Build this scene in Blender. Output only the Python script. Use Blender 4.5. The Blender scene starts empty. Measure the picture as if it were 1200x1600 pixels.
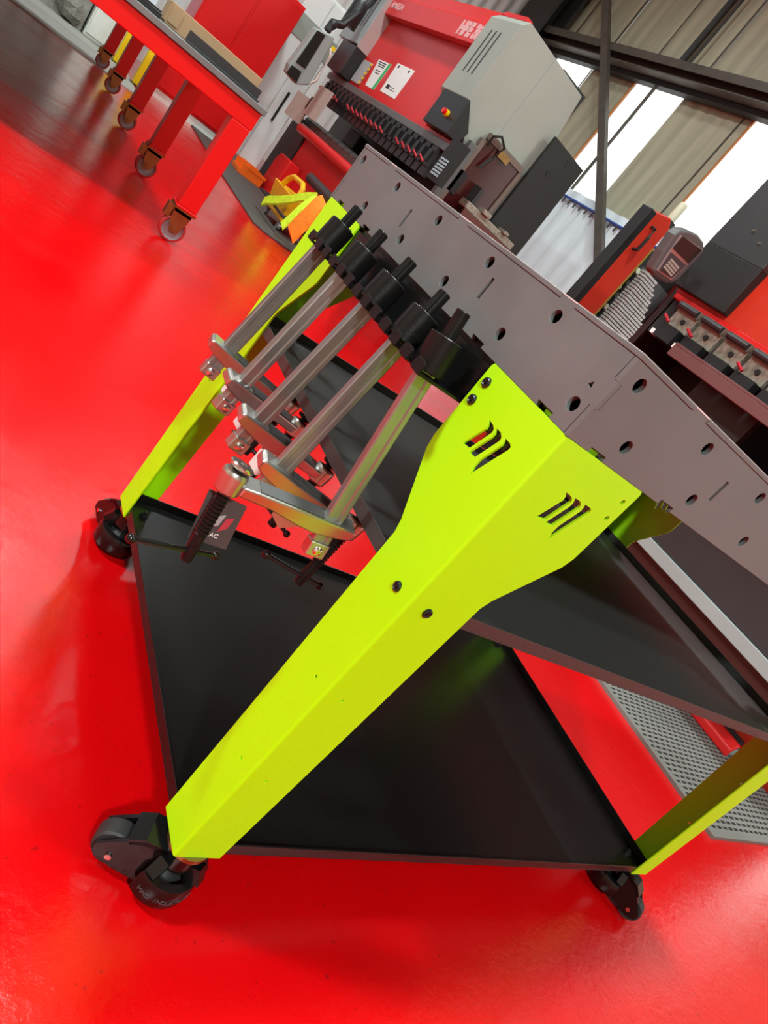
import bpy, math, random
from mathutils import Vector, Matrix
random.seed(7)
SC = bpy.context.scene
COL = SC.collection
PI = math.pi

# ------------------------------------------------------------------ camera, sky, lamps, exposure
CAM = Vector((-0.50569, -0.44944, 0.81878))
ROWS = ((0.70076, -0.34674, 0.62347), (0.33462, -0.61207, -0.71651), (0.63005, 0.71073, -0.31289))
cam_data = bpy.data.cameras.new('camera')
cam = bpy.data.objects.new('camera', cam_data); COL.objects.link(cam)
r0, r1, r2 = (Vector(r) for r in ROWS)
mw = Matrix.Identity(4)
for i in range(3):
    mw[i][0] = r0[i]; mw[i][1] = -r1[i]; mw[i][2] = -r2[i]; mw[i][3] = CAM[i]
cam.matrix_world = mw
cam_data.sensor_fit = 'VERTICAL'; cam_data.sensor_height = 36.0; cam_data.sensor_width = 27.0
cam_data.lens = 1127.93 * 36.0 / 1600.0
cam_data.clip_start = 0.02; cam_data.clip_end = 200
SC.camera = cam

world = bpy.data.worlds.new('overcast_sky'); SC.world = world; world.use_nodes = True
bgn = world.node_tree.nodes['Background']
bgn.inputs[0].default_value = (0.86, 0.93, 1.0, 1); bgn.inputs[1].default_value = 1.0

SC.view_settings.view_transform = 'Standard'; SC.view_settings.look = 'None'
SC.view_settings.gamma = 1.0; SC.view_settings.use_curve_mapping = False
SC.view_settings.exposure = -0.5
SC.cycles.max_bounces = 7; SC.cycles.diffuse_bounces = 4; SC.cycles.glossy_bounces = 4
SC.cycles.sample_clamp_indirect = 6.0; SC.cycles.caustics_reflective = False; SC.cycles.caustics_refractive = False

LAMPS = [(0.55, 0.95, 6.0, 450), (3.0, 7.9, 6.0, 80), (0.6, 6.6, 6.0, 330), (5.2, 1.6, 6.0, 260), (-4.2, 1.6, 5.0, 720),  # the lamp over the bench is added fill for the red press
         (-2.4, -4.6, 5.0, 950), (4.8, -3.6, 6.0, 300), (-3.6, 8.0, 6.0, 120)]
LAMP_RADIUS = 0.32
def lamp_light(k, x, y, z, w):
    d = bpy.data.lights.new('lamp_glow', 'AREA'); d.shape = 'DISK'; d.size = 2 * LAMP_RADIUS; d.energy = w
    d.color = (0.88, 1.0, 0.98)
    o = bpy.data.objects.new('lamp_glow', d); COL.objects.link(o); o.location = (x, y, z - 0.012)
    return o
LIGHT_OBJS = [lamp_light(k, *l) for k, l in enumerate(LAMPS)]

# ------------------------------------------------------------------ helpers
def tag(o, label=None, cat=None, group=None, kind=None):
    if label: o['label'] = label
    if cat: o['category'] = cat
    if group: o['group'] = group
    if kind: o['kind'] = kind
    return o

class B:
    """collects faces for one mesh object"""
    def __init__(s): s.v = []; s.f = []; s.sm = []
    def add(s, vs, fs, smooth=False):
        n = len(s.v); s.v += [tuple(v) for v in vs]
        for f in fs: s.f.append(tuple(i + n for i in f)); s.sm.append(smooth)
        return s
    def hexa(s, p):
        return s.add(p, [(0, 3, 2, 1), (4, 5, 6, 7), (0, 1, 5, 4), (1, 2, 6, 5), (2, 3, 7, 6), (3, 0, 4, 7)])
    def box(s, x0, x1, y0, y1, z0, z1):
        if x0 > x1: x0, x1 = x1, x0
        if y0 > y1: y0, y1 = y1, y0
        if z0 > z1: z0, z1 = z1, z0
        return s.hexa([(x0, y0, z0), (x1, y0, z0), (x1, y1, z0), (x0, y1, z0), (x0, y0, z1), (x1, y0, z1), (x1, y1, z1), (x0, y1, z1)])
    def mbox(s, M, hx, hy, hz):
        return s.hexa([M @ Vector(p) for p in ((-hx, -hy, -hz), (hx, -hy, -hz), (hx, hy, -hz), (-hx, hy, -hz), (-hx, -hy, hz), (hx, -hy, hz), (hx, hy, hz), (-hx, hy, hz))])
    def prism(s, poly, fn, a, b):
        """poly: 2-D points; fn(u, v, w) -> 3-D; extruded for w in a..b"""
        n = len(poly); vs = [fn(u, v, a) for u, v in poly] + [fn(u, v, b) for u, v in poly]
        fs = [tuple(range(n - 1, -1, -1)), tuple(range(n, 2 * n))] + [(i, (i + 1) % n, n + (i + 1) % n, n + i) for i in range(n)]
        return s.add(vs, fs)
    def lathe(s, prof, M=Matrix.Identity(4), n=20, a0=0.0, a1=2 * PI, smooth=True):
        full = abs(a1 - a0 - 2 * PI) < 1e-6
        m = n if full else n + 1
        vs = []; fs = []
        for r, z in prof:
            for k in range(m):
                t = a0 + (a1 - a0) * k / n
                vs.append(M @ Vector((max(r, 1e-5) * math.cos(t), max(r, 1e-5) * math.sin(t), z)))
        for j in range(len(prof) - 1):
            for k in range(n):
                k2 = (k + 1) % m
                fs.append((j * m + k, j * m + k2, (j + 1) * m + k2, (j + 1) * m + k))
        if not full:
            fs.append(tuple(j * m for j in range(len(prof)))); fs.append(tuple(j * m + n for j in reversed(range(len(prof)))))
        return s.add(vs, fs, smooth)
    def cyl(s, p0, p1, r, n=16, r2=None, smooth=True):
        p0, p1 = Vector(p0), Vector(p1); d = p1 - p0; L = d.length
        M = Matrix.Translation(p0) @ d.to_track_quat('Z', 'Y').to_matrix().to_4x4()
        r2 = r if r2 is None else r2
        s.lathe([(r, 0), (r2, L)], M, n, smooth=smooth)
        s.add([M @ Vector((r * math.cos(2 * PI * k / n), r * math.sin(2 * PI * k / n), 0)) for k in range(n)], [tuple(range(n - 1, -1, -1))])
        s.add([M @ Vector((r2 * math.cos(2 * PI * k / n), r2 * math.sin(2 * PI * k / n), L)) for k in range(n)], [tuple(range(n))])
        return s
    def ball(s, c, r, n=12):
        prof = [(r * math.sin(PI * k / 8), -r * math.cos(PI * k / 8)) for k in range(9)]
        return s.lathe(prof, Matrix.Translation(Vector(c)), n)
    def tube(s, pts, r, n=8):
        pts = [Vector(p) for p in pts]; vs = []; fs = []
        for i, p in enumerate(pts):
            d = (pts[min(i + 1, len(pts) - 1)] - pts[max(i - 1, 0)]).normalized()
            q = d.to_track_quat('Z', 'Y')
            for k in range(n): vs.append(p + q @ Vector((r * math.cos(2 * PI * k / n), r * math.sin(2 * PI * k / n), 0)))
        for i in range(len(pts) - 1):
            for k in range(n): fs.append((i * n + k, i * n + (k + 1) % n, (i + 1) * n + (k + 1) % n, (i + 1) * n + k))
        fs.append(tuple(range(n - 1, -1, -1))); fs.append(tuple((len(pts) - 1) * n + k for k in range(n)))
        return s.add(vs, fs, True)
    def mesh(s, name):
        me = bpy.data.meshes.new(name); me.from_pydata(s.v, [], s.f); me.polygons.foreach_set('use_smooth', s.sm); me.update()
        if any(s.sm): me.set_sharp_from_angle(angle=math.radians(32))
        return me

def obj(name, src, m, parent=None, bevel=0.0, seg=2):
    me = src.mesh(name) if isinstance(src, B) else src
    if m is not None and not me.materials: me.materials.append(m)
    o = bpy.data.objects.new(name, me); COL.objects.link(o)
    if parent is not None: put(o, parent)
    if bevel:
        md = o.modifiers.new('edge', 'BEVEL'); md.width = bevel; md.segments = seg; md.limit_method = 'ANGLE'; md.angle_limit = math.radians(40)
    return o

def world_of(o):
    m = Matrix.Identity(4)
    while o is not None:
        m = o.matrix_parent_inverse @ o.matrix_basis @ m if o.parent else o.matrix_basis @ m
        o = o.parent
    return m
def put(o, parent):
    """parent o, leaving it where it stands"""
    o.parent = parent; o.matrix_parent_inverse = world_of(parent).inverted()

def thing(name, label, cat, loc=(0, 0, 0), group=None):
    o = bpy.data.objects.new(name, None); COL.objects.link(o); o.location = loc; o.empty_display_size = 0.05
    o.matrix_basis = Matrix.Translation(Vector(loc))
    return tag(o, label, cat, group)
def struct(o): o['kind'] = 'structure'; return o
def dup(root, M=None, label=None, name=None):
    def cp(o, par):
        c = o.copy(); COL.objects.link(c)
        if par is not None: c.parent = par; c.matrix_parent_inverse = o.matrix_parent_inverse.copy()
        for ch in kids.get(o, []): cp(ch, c)
        return c
    kids = {}
    for o in bpy.data.objects:
        if o.parent: kids.setdefault(o.parent, []).append(o)
    r = cp(root, None)
    if M is not None: r.matrix_basis = M
    if label: r['label'] = label
    return r

def plate(loops, t, o, u, v, n, bev=0.0):
    """flat sheet with holes: 2-D loops (outline first) laid at o along u, v and thickened by t towards n"""
    cu = bpy.data.curves.new('sheet', 'CURVE'); cu.dimensions = '2D'; cu.fill_mode = 'BOTH'; cu.extrude = t / 2 - bev; cu.bevel_depth = bev
    for lp in loops:
        sp = cu.splines.new('POLY'); sp.points.add(len(lp) - 1)
        for p, q in zip(sp.points, lp): p.co = (q[0], q[1], 0, 1)
        sp.use_cyclic_u = True
    ob = bpy.data.objects.new('sheet', cu); COL.objects.link(ob)
    dg = bpy.context.evaluated_depsgraph_get()
    me = bpy.data.meshes.new_from_object(ob.evaluated_get(dg)); bpy.data.objects.remove(ob); bpy.data.curves.remove(cu)
    o, u, v, n = Vector(o), Vector(u), Vector(v), Vector(n)
    for x in me.vertices: x.co = o + u * x.co.x + v * x.co.y + n * (x.co.z + t / 2)
    if u.cross(v).dot(n) < 0: me.flip_normals()
    for p in me.polygons: p.use_smooth = False
    me.update()
    return me
def join(*ms):
    b = B()
    for me in ms:
        if isinstance(me, B): b.add(me.v, me.f); b.sm[-len(me.f):] = me.sm; continue
        b.add([x.co for x in me.vertices], [tuple(p.vertices) for p in me.polygons])
    return b
def circ(x, y, r, n=18): return [(x + r * math.cos(2 * PI * k / n), y + r * math.sin(2 * PI * k / n)) for k in range(n)]
def rect(x0, x1, y0, y1): return [(x0, y0), (x1, y0), (x1, y1), (x0, y1)]

def text(name, body, size, m, parent, o, u, v, depth=0.001, align='CENTER', spacing=1.0, squeeze=1.0, bold=0.0):
    cu = bpy.data.curves.new('letters', 'FONT'); cu.body = body; cu.size = size; cu.extrude = depth / 2; cu.align_x = align; cu.align_y = 'CENTER'; cu.space_character = spacing; cu.offset = bold
    ob = bpy.data.objects.new('letters', cu); COL.objects.link(ob)
    dg = bpy.context.evaluated_depsgraph_get()
    me = bpy.data.meshes.new_from_object(ob.evaluated_get(dg)); bpy.data.objects.remove(ob); bpy.data.curves.remove(cu)
    o, u, v = Vector(o), Vector(u).normalized(), Vector(v).normalized(); n = u.cross(v)
    for x in me.vertices: x.co = o + u * (x.co.x * squeeze) + v * x.co.y + n * (x.co.z + depth / 2)
    me.materials.clear()
    return obj(name, me, m, parent)

# ------------------------------------------------------------------ materials
def mat(name, col, rough=0.5, metal=0.0, spec=0.5, vary=0.0, vscale=6.0, bump=0.0, bscale=80.0, rvary=0.0, rscale=4.0, coat=0.0, emit=None, stretch=None, transmission=0.0, alpha=1.0):
    m = bpy.data.materials.new(name); m.use_nodes = True
    nt = m.node_tree; P = nt.nodes['Principled BSDF']; N = nt.nodes.new; L = nt.links.new
    P.inputs['Base Color'].default_value = (*col, 1); P.inputs['Roughness'].default_value = rough; P.inputs['Metallic'].default_value = metal
    P.inputs['Specular IOR Level'].default_value = spec; P.inputs['Coat Weight'].default_value = coat; P.inputs['Coat Roughness'].default_value = 0.08
    P.inputs['Transmission Weight'].default_value = transmission; P.inputs['Alpha'].default_value = alpha
    if emit: P.inputs['Emission Color'].default_value = (*emit[0], 1); P.inputs['Emission Strength'].default_value = emit[1]
    tc = N('ShaderNodeTexCoord'); mp = N('ShaderNodeMapping'); L(tc.outputs['Object'], mp.inputs[0])
    if stretch: mp.inputs['Scale'].default_value = stretch
    def noise(sc, det=4):
        n = N('ShaderNodeTexNoise'); n.inputs['Scale'].default_value = sc; n.inputs['Detail'].default_value = det; L(mp.outputs[0], n.inputs[0]); return n
    if vary:
        n = noise(vscale, 6); r = N('ShaderNodeMapRange'); r.inputs[1].default_value = 0.3; r.inputs[2].default_value = 0.7
        r.inputs[3].default_value = 1 - vary; r.inputs[4].default_value = 1 + vary; L(n.outputs[0], r.inputs[0])
        x = N('ShaderNodeMix'); x.data_type = 'RGBA'; x.blend_type = 'MULTIPLY'; x.inputs[0].default_value = 1
        x.inputs[6].default_value = (*col, 1); c = N('ShaderNodeCombineColor')
        for k in range(3): L(r.outputs[0], c.inputs[k])
        L(c.outputs[0], x.inputs[7]); L(x.outputs[2], P.inputs['Base Color'])
    if rvary:
        n = noise(rscale, 5); r = N('ShaderNodeMapRange'); r.inputs[1].default_value = 0.35; r.inputs[2].default_value = 0.65
        r.inputs[3].default_value = max(0.02, rough - rvary); r.inputs[4].default_value = rough + rvary; L(n.outputs[0], r.inputs[0]); L(r.outputs[0], P.inputs['Roughness'])
    if bump:
        n = noise(bscale, 3); b = N('ShaderNodeBump'); b.inputs['Strength'].default_value = bump; b.inputs['Distance'].default_value = 0.002
        L(n.outputs[0], b.inputs['Height']); L(b.outputs[0], P.inputs['Normal'])
    return m

def floor_material():
    m = bpy.data.materials.new('red_epoxy'); m.use_nodes = True
    nt = m.node_tree; P = nt.nodes['Principled BSDF']; N = nt.nodes.new; L = nt.links.new
    tc = N('ShaderNodeTexCoord')
    def noise(sc, det, rough=0.55):
        n = N('ShaderNodeTexNoise'); n.inputs['Scale'].default_value = sc; n.inputs['Detail'].default_value = det; n.inputs['Roughness'].default_value = rough
        L(tc.outputs['Object'], n.inputs[0]); return n
    big = noise(1.3, 6); ramp = N('ShaderNodeValToRGB'); L(big.outputs[0], ramp.inputs[0])
    ramp.color_ramp.elements[0].position = 0.3; ramp.color_ramp.elements[0].color = (0.50, 0.0010, 0.0022, 1)
    ramp.color_ramp.elements[1].position = 0.7; ramp.color_ramp.elements[1].color = (0.60, 0.0018, 0.0030, 1)
    # scuffs and small dark specks
    sp = noise(70, 2); r1_ = N('ShaderNodeMapRange'); r1_.inputs[1].default_value = 0.69; r1_.inputs[2].default_value = 0.74; r1_.inputs[3].default_value = 0; r1_.inputs[4].default_value = 0.8; L(sp.outputs[0], r1_.inputs[0])
    mx = N('ShaderNodeMix'); mx.data_type = 'RGBA'; L(r1_.outputs[0], mx.inputs[0]); L(ramp.outputs[0], mx.inputs[6]); mx.inputs[7].default_value = (0.25, 0.004, 0.006, 1)
    L(mx.outputs[2], P.inputs['Base Color'])
    rn = noise(2.2, 6); rr = N('ShaderNodeMapRange'); rr.inputs[1].default_value = 0.35; rr.inputs[2].default_value = 0.7; rr.inputs[3].default_value = 0.07; rr.inputs[4].default_value = 0.22; L(rn.outputs[0], rr.inputs[0]); L(rr.outputs[0], P.inputs['Roughness'])
    b1 = noise(60, 6, 0.68); b2 = noise(9, 3); ad = N('ShaderNodeMath'); ad.operation = 'MULTIPLY_ADD'; ad.inputs[1].default_value = 2.0
    L(b2.outputs[0], ad.inputs[0]); L(b1.outputs[0], ad.inputs[2])
    bp = N('ShaderNodeBump'); bp.inputs['Strength'].default_value = 0.40; bp.inputs['Distance'].default_value = 0.0024; L(ad.outputs[0], bp.inputs['Height']); L(bp.outputs[0], P.inputs['Normal'])
    P.inputs['Specular IOR Level'].default_value = 0.42
    return m

def mat_mat():
    m = bpy.data.materials.new('perforated_rubber'); m.use_nodes = True
    nt = m.node_tree; P = nt.nodes['Principled BSDF']; N = nt.nodes.new; L = nt.links.new
    tc = N('ShaderNodeTexCoord'); mp = N('ShaderNodeMapping'); mp.inputs['Rotation'].default_value = (0, 0, 0); L(tc.outputs['Object'], mp.inputs[0])
    br = N('ShaderNodeTexBrick'); L(mp.outputs[0], br.inputs[0]); br.inputs['Scale'].default_value = 1.0
    br.inputs['Brick Width'].default_value = 0.046; br.inputs['Row Height'].default_value = 0.024; br.inputs['Mortar Size'].default_value = 0.0075; br.inputs['Mortar Smooth'].default_value = 0.2
    br.inputs['Color1'].default_value = (0.006, 0.006, 0.006, 1); br.inputs['Color2'].default_value = (0.01, 0.01, 0.01, 1); br.inputs['Mortar'].default_value = (0.17, 0.16, 0.145, 1)
    L(br.outputs['Color'], P.inputs['Base Color'])
    bp = N('ShaderNodeBump'); bp.inputs['Strength'].default_value = 0.9; bp.inputs['Distance'].default_value = 0.004; L(br.outputs['Fac'], bp.inputs['Height']); L(bp.outputs[0], P.inputs['Normal'])
    P.inputs['Roughness'].default_value = 0.75
    return m

M = dict(
    floor=floor_material(), mat_holes=mat_mat(),
    lime=mat('lime_powder_coat', (0.36, 0.83, 0.0), 0.42, vary=0.03, vscale=3, bump=0.05, bscale=500),
    steel=mat('mild_steel_sheet', (0.142, 0.163, 0.162), 0.5, metal=0.25, vary=0.10, vscale=7, rvary=0.06, rscale=14, bump=0.06, bscale=420),
    edge_glint=mat('bright_edge_highlight', (0.80, 0.80, 0.78), 0.35, metal=0.4),
    black=mat('black_powder_coat', (0.005, 0.005, 0.005), 0.30, spec=0.42, bump=0.10, bscale=330),
    shelf_sheen=mat('speckled_black_coat_with_sheen', (0.034, 0.034, 0.032), 0.45, spec=0.5, bump=0.3, bscale=420),  # black coat lifted to grey to paint in the shelf's reflected sheen
    black_gloss=mat('black_gloss_paint', (0.005, 0.005, 0.005), 0.17, spec=0.4, bump=0.05, bscale=60),
    black_oxide=mat('black_oxide_steel', (0.006, 0.006, 0.006), 0.34, spec=0.22, metal=0.0, vary=0.2, vscale=40, bump=0.12, bscale=300),
    bolt=mat('black_bolt', (0.03, 0.03, 0.032), 0.3, metal=0.6),
    zinc=mat('zinc_plated_bar', (0.36, 0.365, 0.36), 0.34, metal=0.9, vary=0.04, vscale=25),
    cast=mat('cast_satin_zinc', (0.52, 0.50, 0.47), 0.30, metal=0.95, vary=0.06, vscale=30, bump=0.05, bscale=250),
    cast_dark=mat('dark_cast_face', (0.13, 0.13, 0.13), 0.42, metal=0.6),
    chrome=mat('chrome', (0.72, 0.71, 0.69), 0.16, metal=1.0, rvary=0.05), bright_tool=mat('bright_ground_tool_steel', (0.75, 0.72, 0.71), 0.3, metal=0.35),
    rubber=mat('black_rubber', (0.02, 0.02, 0.02), 0.6, vary=0.2, vscale=60, bump=0.15, bscale=150),
    white=mat('white_paper', (0.80, 0.79, 0.78), 0.6, vary=0.02),
    card_dark=mat('dark_tag_card', (0.045, 0.045, 0.047), 0.5),
    grey_print=mat('grey_print', (0.30, 0.29, 0.30), 0.5), red_print=mat('red_print', (0.40, 0.03, 0.05), 0.5), black_print=mat('black_print', (0.02, 0.02, 0.025), 0.6),
    red=mat('red_machine_paint', (0.62, 0.012, 0.012), 0.32, vary=0.05, vscale=3, bump=0.04, bscale=200),
    red_bench=mat('red_bench_paint', (0.58, 0.003, 0.004), 0.34, vary=0.03, vscale=4),
    orange_red=mat('orange_red_machine_paint', (0.50, 0.026, 0.010), 0.35, vary=0.05, vscale=3),
    grey_case=mat('light_grey_machine_paint', (0.30, 0.325, 0.285), 0.42, vary=0.06, vscale=2.5, bump=0.03, bscale=120),
    grey_front=mat('grey_case_front_paint', (0.29, 0.33, 0.325), 0.42, vary=0.05, vscale=3),
    dark=mat('dark_machine_paint', (0.011, 0.011, 0.012), 0.42, vary=0.15, vscale=5, bump=0.05, bscale=90),
    void=mat('black_machine_interior', (0.008, 0.008, 0.008), 0.6, vary=0.2),
    darkgrey=mat('dark_grey_panel', (0.026, 0.027, 0.029), 0.4, vary=0.08),
    oily=mat('oily_tool_steel', (0.09, 0.085, 0.08), 0.35, metal=0.7, vary=0.35, vscale=20),
    grubby=mat('grubby_clamp_steel', (0.30, 0.27, 0.22), 0.45, metal=0.4, vary=0.35, vscale=45),
    beige=mat('beige_guard_panel', (0.46, 0.39, 0.35), 0.45, vary=0.05),
    pinklever=mat('red_anodised_lever', (0.45, 0.03, 0.045), 0.3, metal=0.3),
    screen=mat('dark_screen', (0.02, 0.02, 0.018), 0.12), pend=mat('pendant_grey_plastic', (0.10, 0.105, 0.105), 0.4, vary=0.05), pend_dark=mat('pendant_dark_plastic', (0.06, 0.055, 0.06), 0.4),
    yellow=mat('yellow_paint', (0.80, 0.55, 0.0), 0.4, vary=0.05), yellow_plastic=mat('yellow_bucket_plastic', (0.78, 0.42, 0.004), 0.35, vary=0.04),
    hivis=mat('hi_vis_fabric', (0.55, 0.85, 0.02), 0.7, vary=0.15, vscale=30, bump=0.4, bscale=40), hivis_orange=mat('orange_fabric', (0.85, 0.22, 0.005), 0.7, vary=0.15, vscale=30, bump=0.4, bscale=40),
    orange=mat('orange_bin_plastic', (0.80, 0.13, 0.008), 0.4),
    cardboard=mat('brown_cardboard', (0.32, 0.20, 0.105), 0.75, vary=0.08, vscale=8),
    brass=mat('yellow_zinc_plate', (0.30, 0.18, 0.07), 0.28, metal=0.9, vary=0.15, vscale=20),
    wheel_red=mat('red_polyurethane_tyre', (0.35, 0.02, 0.02), 0.4), wheel_hub=mat('grey_wheel_hub', (0.28, 0.27, 0.29), 0.4, metal=0.4),
    rubber_mat=mat('ribbed_rubber_mat', (0.055, 0.055, 0.05), 0.6, vary=0.12, vscale=6, bump=0.2, bscale=90),
    concrete=mat('concrete', (0.36, 0.36, 0.33), 0.7, vary=0.12, vscale=4, bump=0.2, bscale=60, stretch=(0.4, 3, 1)),
    rock=mat('grey_rubble_stone', (0.20, 0.19, 0.165), 0.85, vary=0.35, vscale=7, bump=0.6, bscale=25),
    sheet_wall=mat('weathered_beige_sheet', (0.41, 0.385, 0.275), 0.6, vary=0.16, vscale=1.2, bump=0.05, bscale=40, stretch=(1, 6, 0.6)),
    sheet_white=mat('white_wall_sheet', (0.70, 0.71, 0.70), 0.5, vary=0.03),
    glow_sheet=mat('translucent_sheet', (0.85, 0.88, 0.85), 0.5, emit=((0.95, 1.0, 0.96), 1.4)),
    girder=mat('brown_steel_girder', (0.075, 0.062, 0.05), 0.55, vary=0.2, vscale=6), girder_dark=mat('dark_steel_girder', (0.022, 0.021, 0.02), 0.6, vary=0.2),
    ceiling=mat('grey_roof_lining', (0.27, 0.265, 0.255), 0.7, vary=0.06), curtain=mat('white_plastic_sheet', (0.80, 0.88, 0.92), 0.35, vary=0.06, vscale=3, stretch=(1, 5, 0.5)),
    blue=mat('blue_rail', (0.03, 0.08, 0.35), 0.45), white_box=mat('white_enamel', (0.66, 0.69, 0.64), 0.4, vary=0.05), lens=mat('lamp_lens', (0.9, 0.9, 0.88), 0.4, emit=((1, 0.97, 0.93), 6.0)),
    pane=mat('smoked_red_pane', (0.05, 0.008, 0.008), 0.15), green=mat('green_print', (0.02, 0.42, 0.12), 0.5), pinkwhite=mat('pale_lettering', (0.72, 0.36, 0.36), 0.5),
    ochre=mat('ochre_strip', (0.32, 0.22, 0.02), 0.4), clear=mat('clear_plastic', (0.55, 0.55, 0.40), 0.3, vary=0.1), plastic_sleeve=mat('grey_plastic_sleeve', (0.42, 0.40, 0.42), 0.3),
)

# ------------------------------------------------------------------ the setting
Z0 = 0.095           # underside of the table's legs above the floor
fl = obj('floor', B().box(-8, 6.3, -8, 12.7, -0.1, 0.0), M['floor']); struct(fl)
tr = obj('trim_1', B().box(-8, 0.95, 8.04, 9.9, 0.0, 0.006), M['concrete']); struct(tr)
gr = obj('ground', B().box(-12, 1.3, 12.7, 24, -0.12, -0.02).box(-12, 1.0, 9.9, 12.7, 0.0005, 0.004), M['concrete']); struct(gr)
ce = obj('ceiling', B().box(-8, 6.3, -8, 12.7, 6.6, 6.7), M['ceiling']); struct(ce)

# machine-side wall: corrugated sheets on a girt
XW = 6.0
wall_r = bpy.data.objects.new('wall_right', None); COL.objects.link(wall_r); struct(wall_r)
def corrugated(wd, z0, z1, name, depth=0.016, waves=7, n=56):
    vs = []; fs = []
    for k in range(n + 1):
        y = wd * k / n; x = depth * math.cos(2 * PI * waves * k / n)
        vs += [(x, y, z0), (x, y, z1), (x + 0.004, y, z1), (x + 0.004, y, z0)]
    for k in range(n):
        a = 4 * k
        fs += [(a, a + 1, a + 5, a + 4), (a + 2, a + 3, a + 7, a + 6), (a + 1, a + 2, a + 6, a + 5)]
    b = B(); b.add(vs, fs, False); return b.mesh(name)
SW = 1.0175
low = corrugated(SW + 0.006, 0.0, 4.12, 'wall_panel', 0.006, 4, 32); up = corrugated(SW + 0.006, 4.08, 6.6, 'wall_panel', 0.006, 4, 32)
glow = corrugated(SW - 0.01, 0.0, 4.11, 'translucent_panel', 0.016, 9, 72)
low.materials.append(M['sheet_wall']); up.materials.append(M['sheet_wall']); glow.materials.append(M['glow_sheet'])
for k in range(-2, 19):
    y = 10.79 - SW * k - SW
    if y < -8.2: break
    o = obj('wall_panel', up, None, wall_r); o.location = (XW + 0.03 + 0.012 * (k % 2), y, 0)
    tl = k in (0, 2, 4, 9, 13) 
    if k == 4: y -= 0.18
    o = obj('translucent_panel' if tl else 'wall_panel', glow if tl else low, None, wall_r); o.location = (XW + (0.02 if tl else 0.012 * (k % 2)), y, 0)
    if k == 3:
        o = obj('wall_panel', corrugated(0.22, 0, 4.12, 'wall_panel', 0.004, 1, 8), M['sheet_wall'], wall_r); o.location = (XW + 0.008, y - 0.2, 0)
for k in range(19):
    y = 10.79 - SW * k
    obj('seam', B().box(XW + 0.006, XW + 0.012, y - 0.008, y + 0.012, 4.25, 6.6), M['girder'], wall_r)
for y in (9.77, 6.655): obj('seam', B().box(XW - 0.008, XW - 0.002, y - 0.008, y + 0.012, 0, 4.05), M['girder'], wall_r)
# orange glow painted as thin strips along the translucent sheets' edges
for y in (8.735, 6.49, 11.06):
    obj('edge_glow', B().box(XW - 0.012, XW + 0.02, y, y + 0.022, 0, 4.05), mat('orange_edge_glow', (0.42, 0.16, 0.04), 0.6), wall_r)
g = B()
g.box(5.70, 5.95, -8, 12.5, 4.235, 4.25).box(5.69, 5.705, -8, 12.5, 4.15, 4.25).box(5.70, 5.95, -8, 12.5, 4.05, 4.065).box(5.85, 5.86, -8, 12.5, 4.05, 4.25)
obj('girt', g, M['girder'], wall_r)
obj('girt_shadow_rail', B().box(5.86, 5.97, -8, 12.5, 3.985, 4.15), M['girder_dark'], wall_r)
obj('wall_column', B().box(5.55, 5.60, 10.95, 11.75, 0, 6.6).box(5.88, 5.93, 10.95, 11.75, 0, 6.6).box(5.6, 5.88, 11.32, 11.38, 0, 6.6), M['girder_dark'], wall_r)
p0, p1 = Vector((5.64, 12.2, 6.5)), Vector((5.64, 4.3, 0.0))
d = (p1 - p0); Mb = Matrix.Translation((p0 + p1) / 2) @ Matrix.Rotation(math.atan2(d.y, -d.z), 4, 'X')
obj('brace', B().mbox(Mb, 0.012, 0.052, d.length / 2).mbox(Mb @ Matrix.Translation((0.040, -0.046, 0)), 0.03, 0.006, d.length / 2), M['girder'], wall_r)
obj('sag_rod', B().cyl((5.9, 8.2, 2.3), (5.9, 8.2, 4.08), 0.022, 8), M['girder'], wall_r)
obj('conduit', B().cyl((5.94, 8.17, 4.25), (5.94, 8.13, 6.6), 0.045, 10).cyl((5.94, 8.02, 4.25), (5.94, 7.98, 6.6), 0.015, 8), M['girder_dark'], wall_r)

wall_b = bpy.data.objects.new('wall_back', None); COL.objects.link(wall_b); struct(wall_b)
wp = corrugated(SW, 0, 6.6, 'wall_panel', 0.02, 5, 40); wp.materials.append(M['sheet_white'])
for k in range(5):
    o = obj('wall_panel', wp, None, wall_b); o.rotation_euler = (0, 0, PI / 2); o.location = (1.3 + SW * (k + 1), 12.55, 0)
obj('lintel', B().box(-8, 1.4, 12.5, 12.7, 4.6, 6.6), M['sheet_wall'], wall_b)
wl = obj('wall_left', B().box(-8.2, -8, -8, 12.7, 0, 6.6), M['sheet_wall']); struct(wl)
wf = obj('wall_front', B().box(-8.2, 6.4, -8.2, -8, 0, 6.6), M['sheet_wall']); struct(wf)

# high-bay lamps under the roof
LABELS = ['round high-bay lamp hanging over the lime-legged table', 'round high-bay lamp hanging over the red press with the notices', 'added fill lamp hanging over the long red bench', 'round high-bay lamp nearest the translucent wall sheets, by the tool cabinet',
          'round high-bay lamp above the bare floor by the far side wall', 'round high-bay lamp behind the lime-legged table, by the front wall', 'round high-bay lamp in the corner of front wall and translucent wall', 'round high-bay lamp above the concrete threshold']
for (x, y, z, w), lo, lb in zip(LAMPS, LIGHT_OBJS, LABELS):
    t = thing('high_bay_lamp', lb, 'lamp', (x, y, z), 'high-bay lamps')
    obj('lamp_housing', B().lathe([(LAMP_RADIUS + 0.03, 0), (LAMP_RADIUS + 0.03, 0.03), (0.16, 0.16), (0.10, 0.28), (0.0, 0.28)], Matrix.Translation((x, y, z)), 24).lathe([(LAMP_RADIUS + 0.03, 0), (LAMP_RADIUS, 0)], Matrix.Translation((x, y, z)), 24), M['darkgrey'], t)
    obj('lamp_hook', B().cyl((x, y, z + 0.28), (x, y, 6.6), 0.008, 6), M['zinc'], t)
    put(lo, t)

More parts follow.
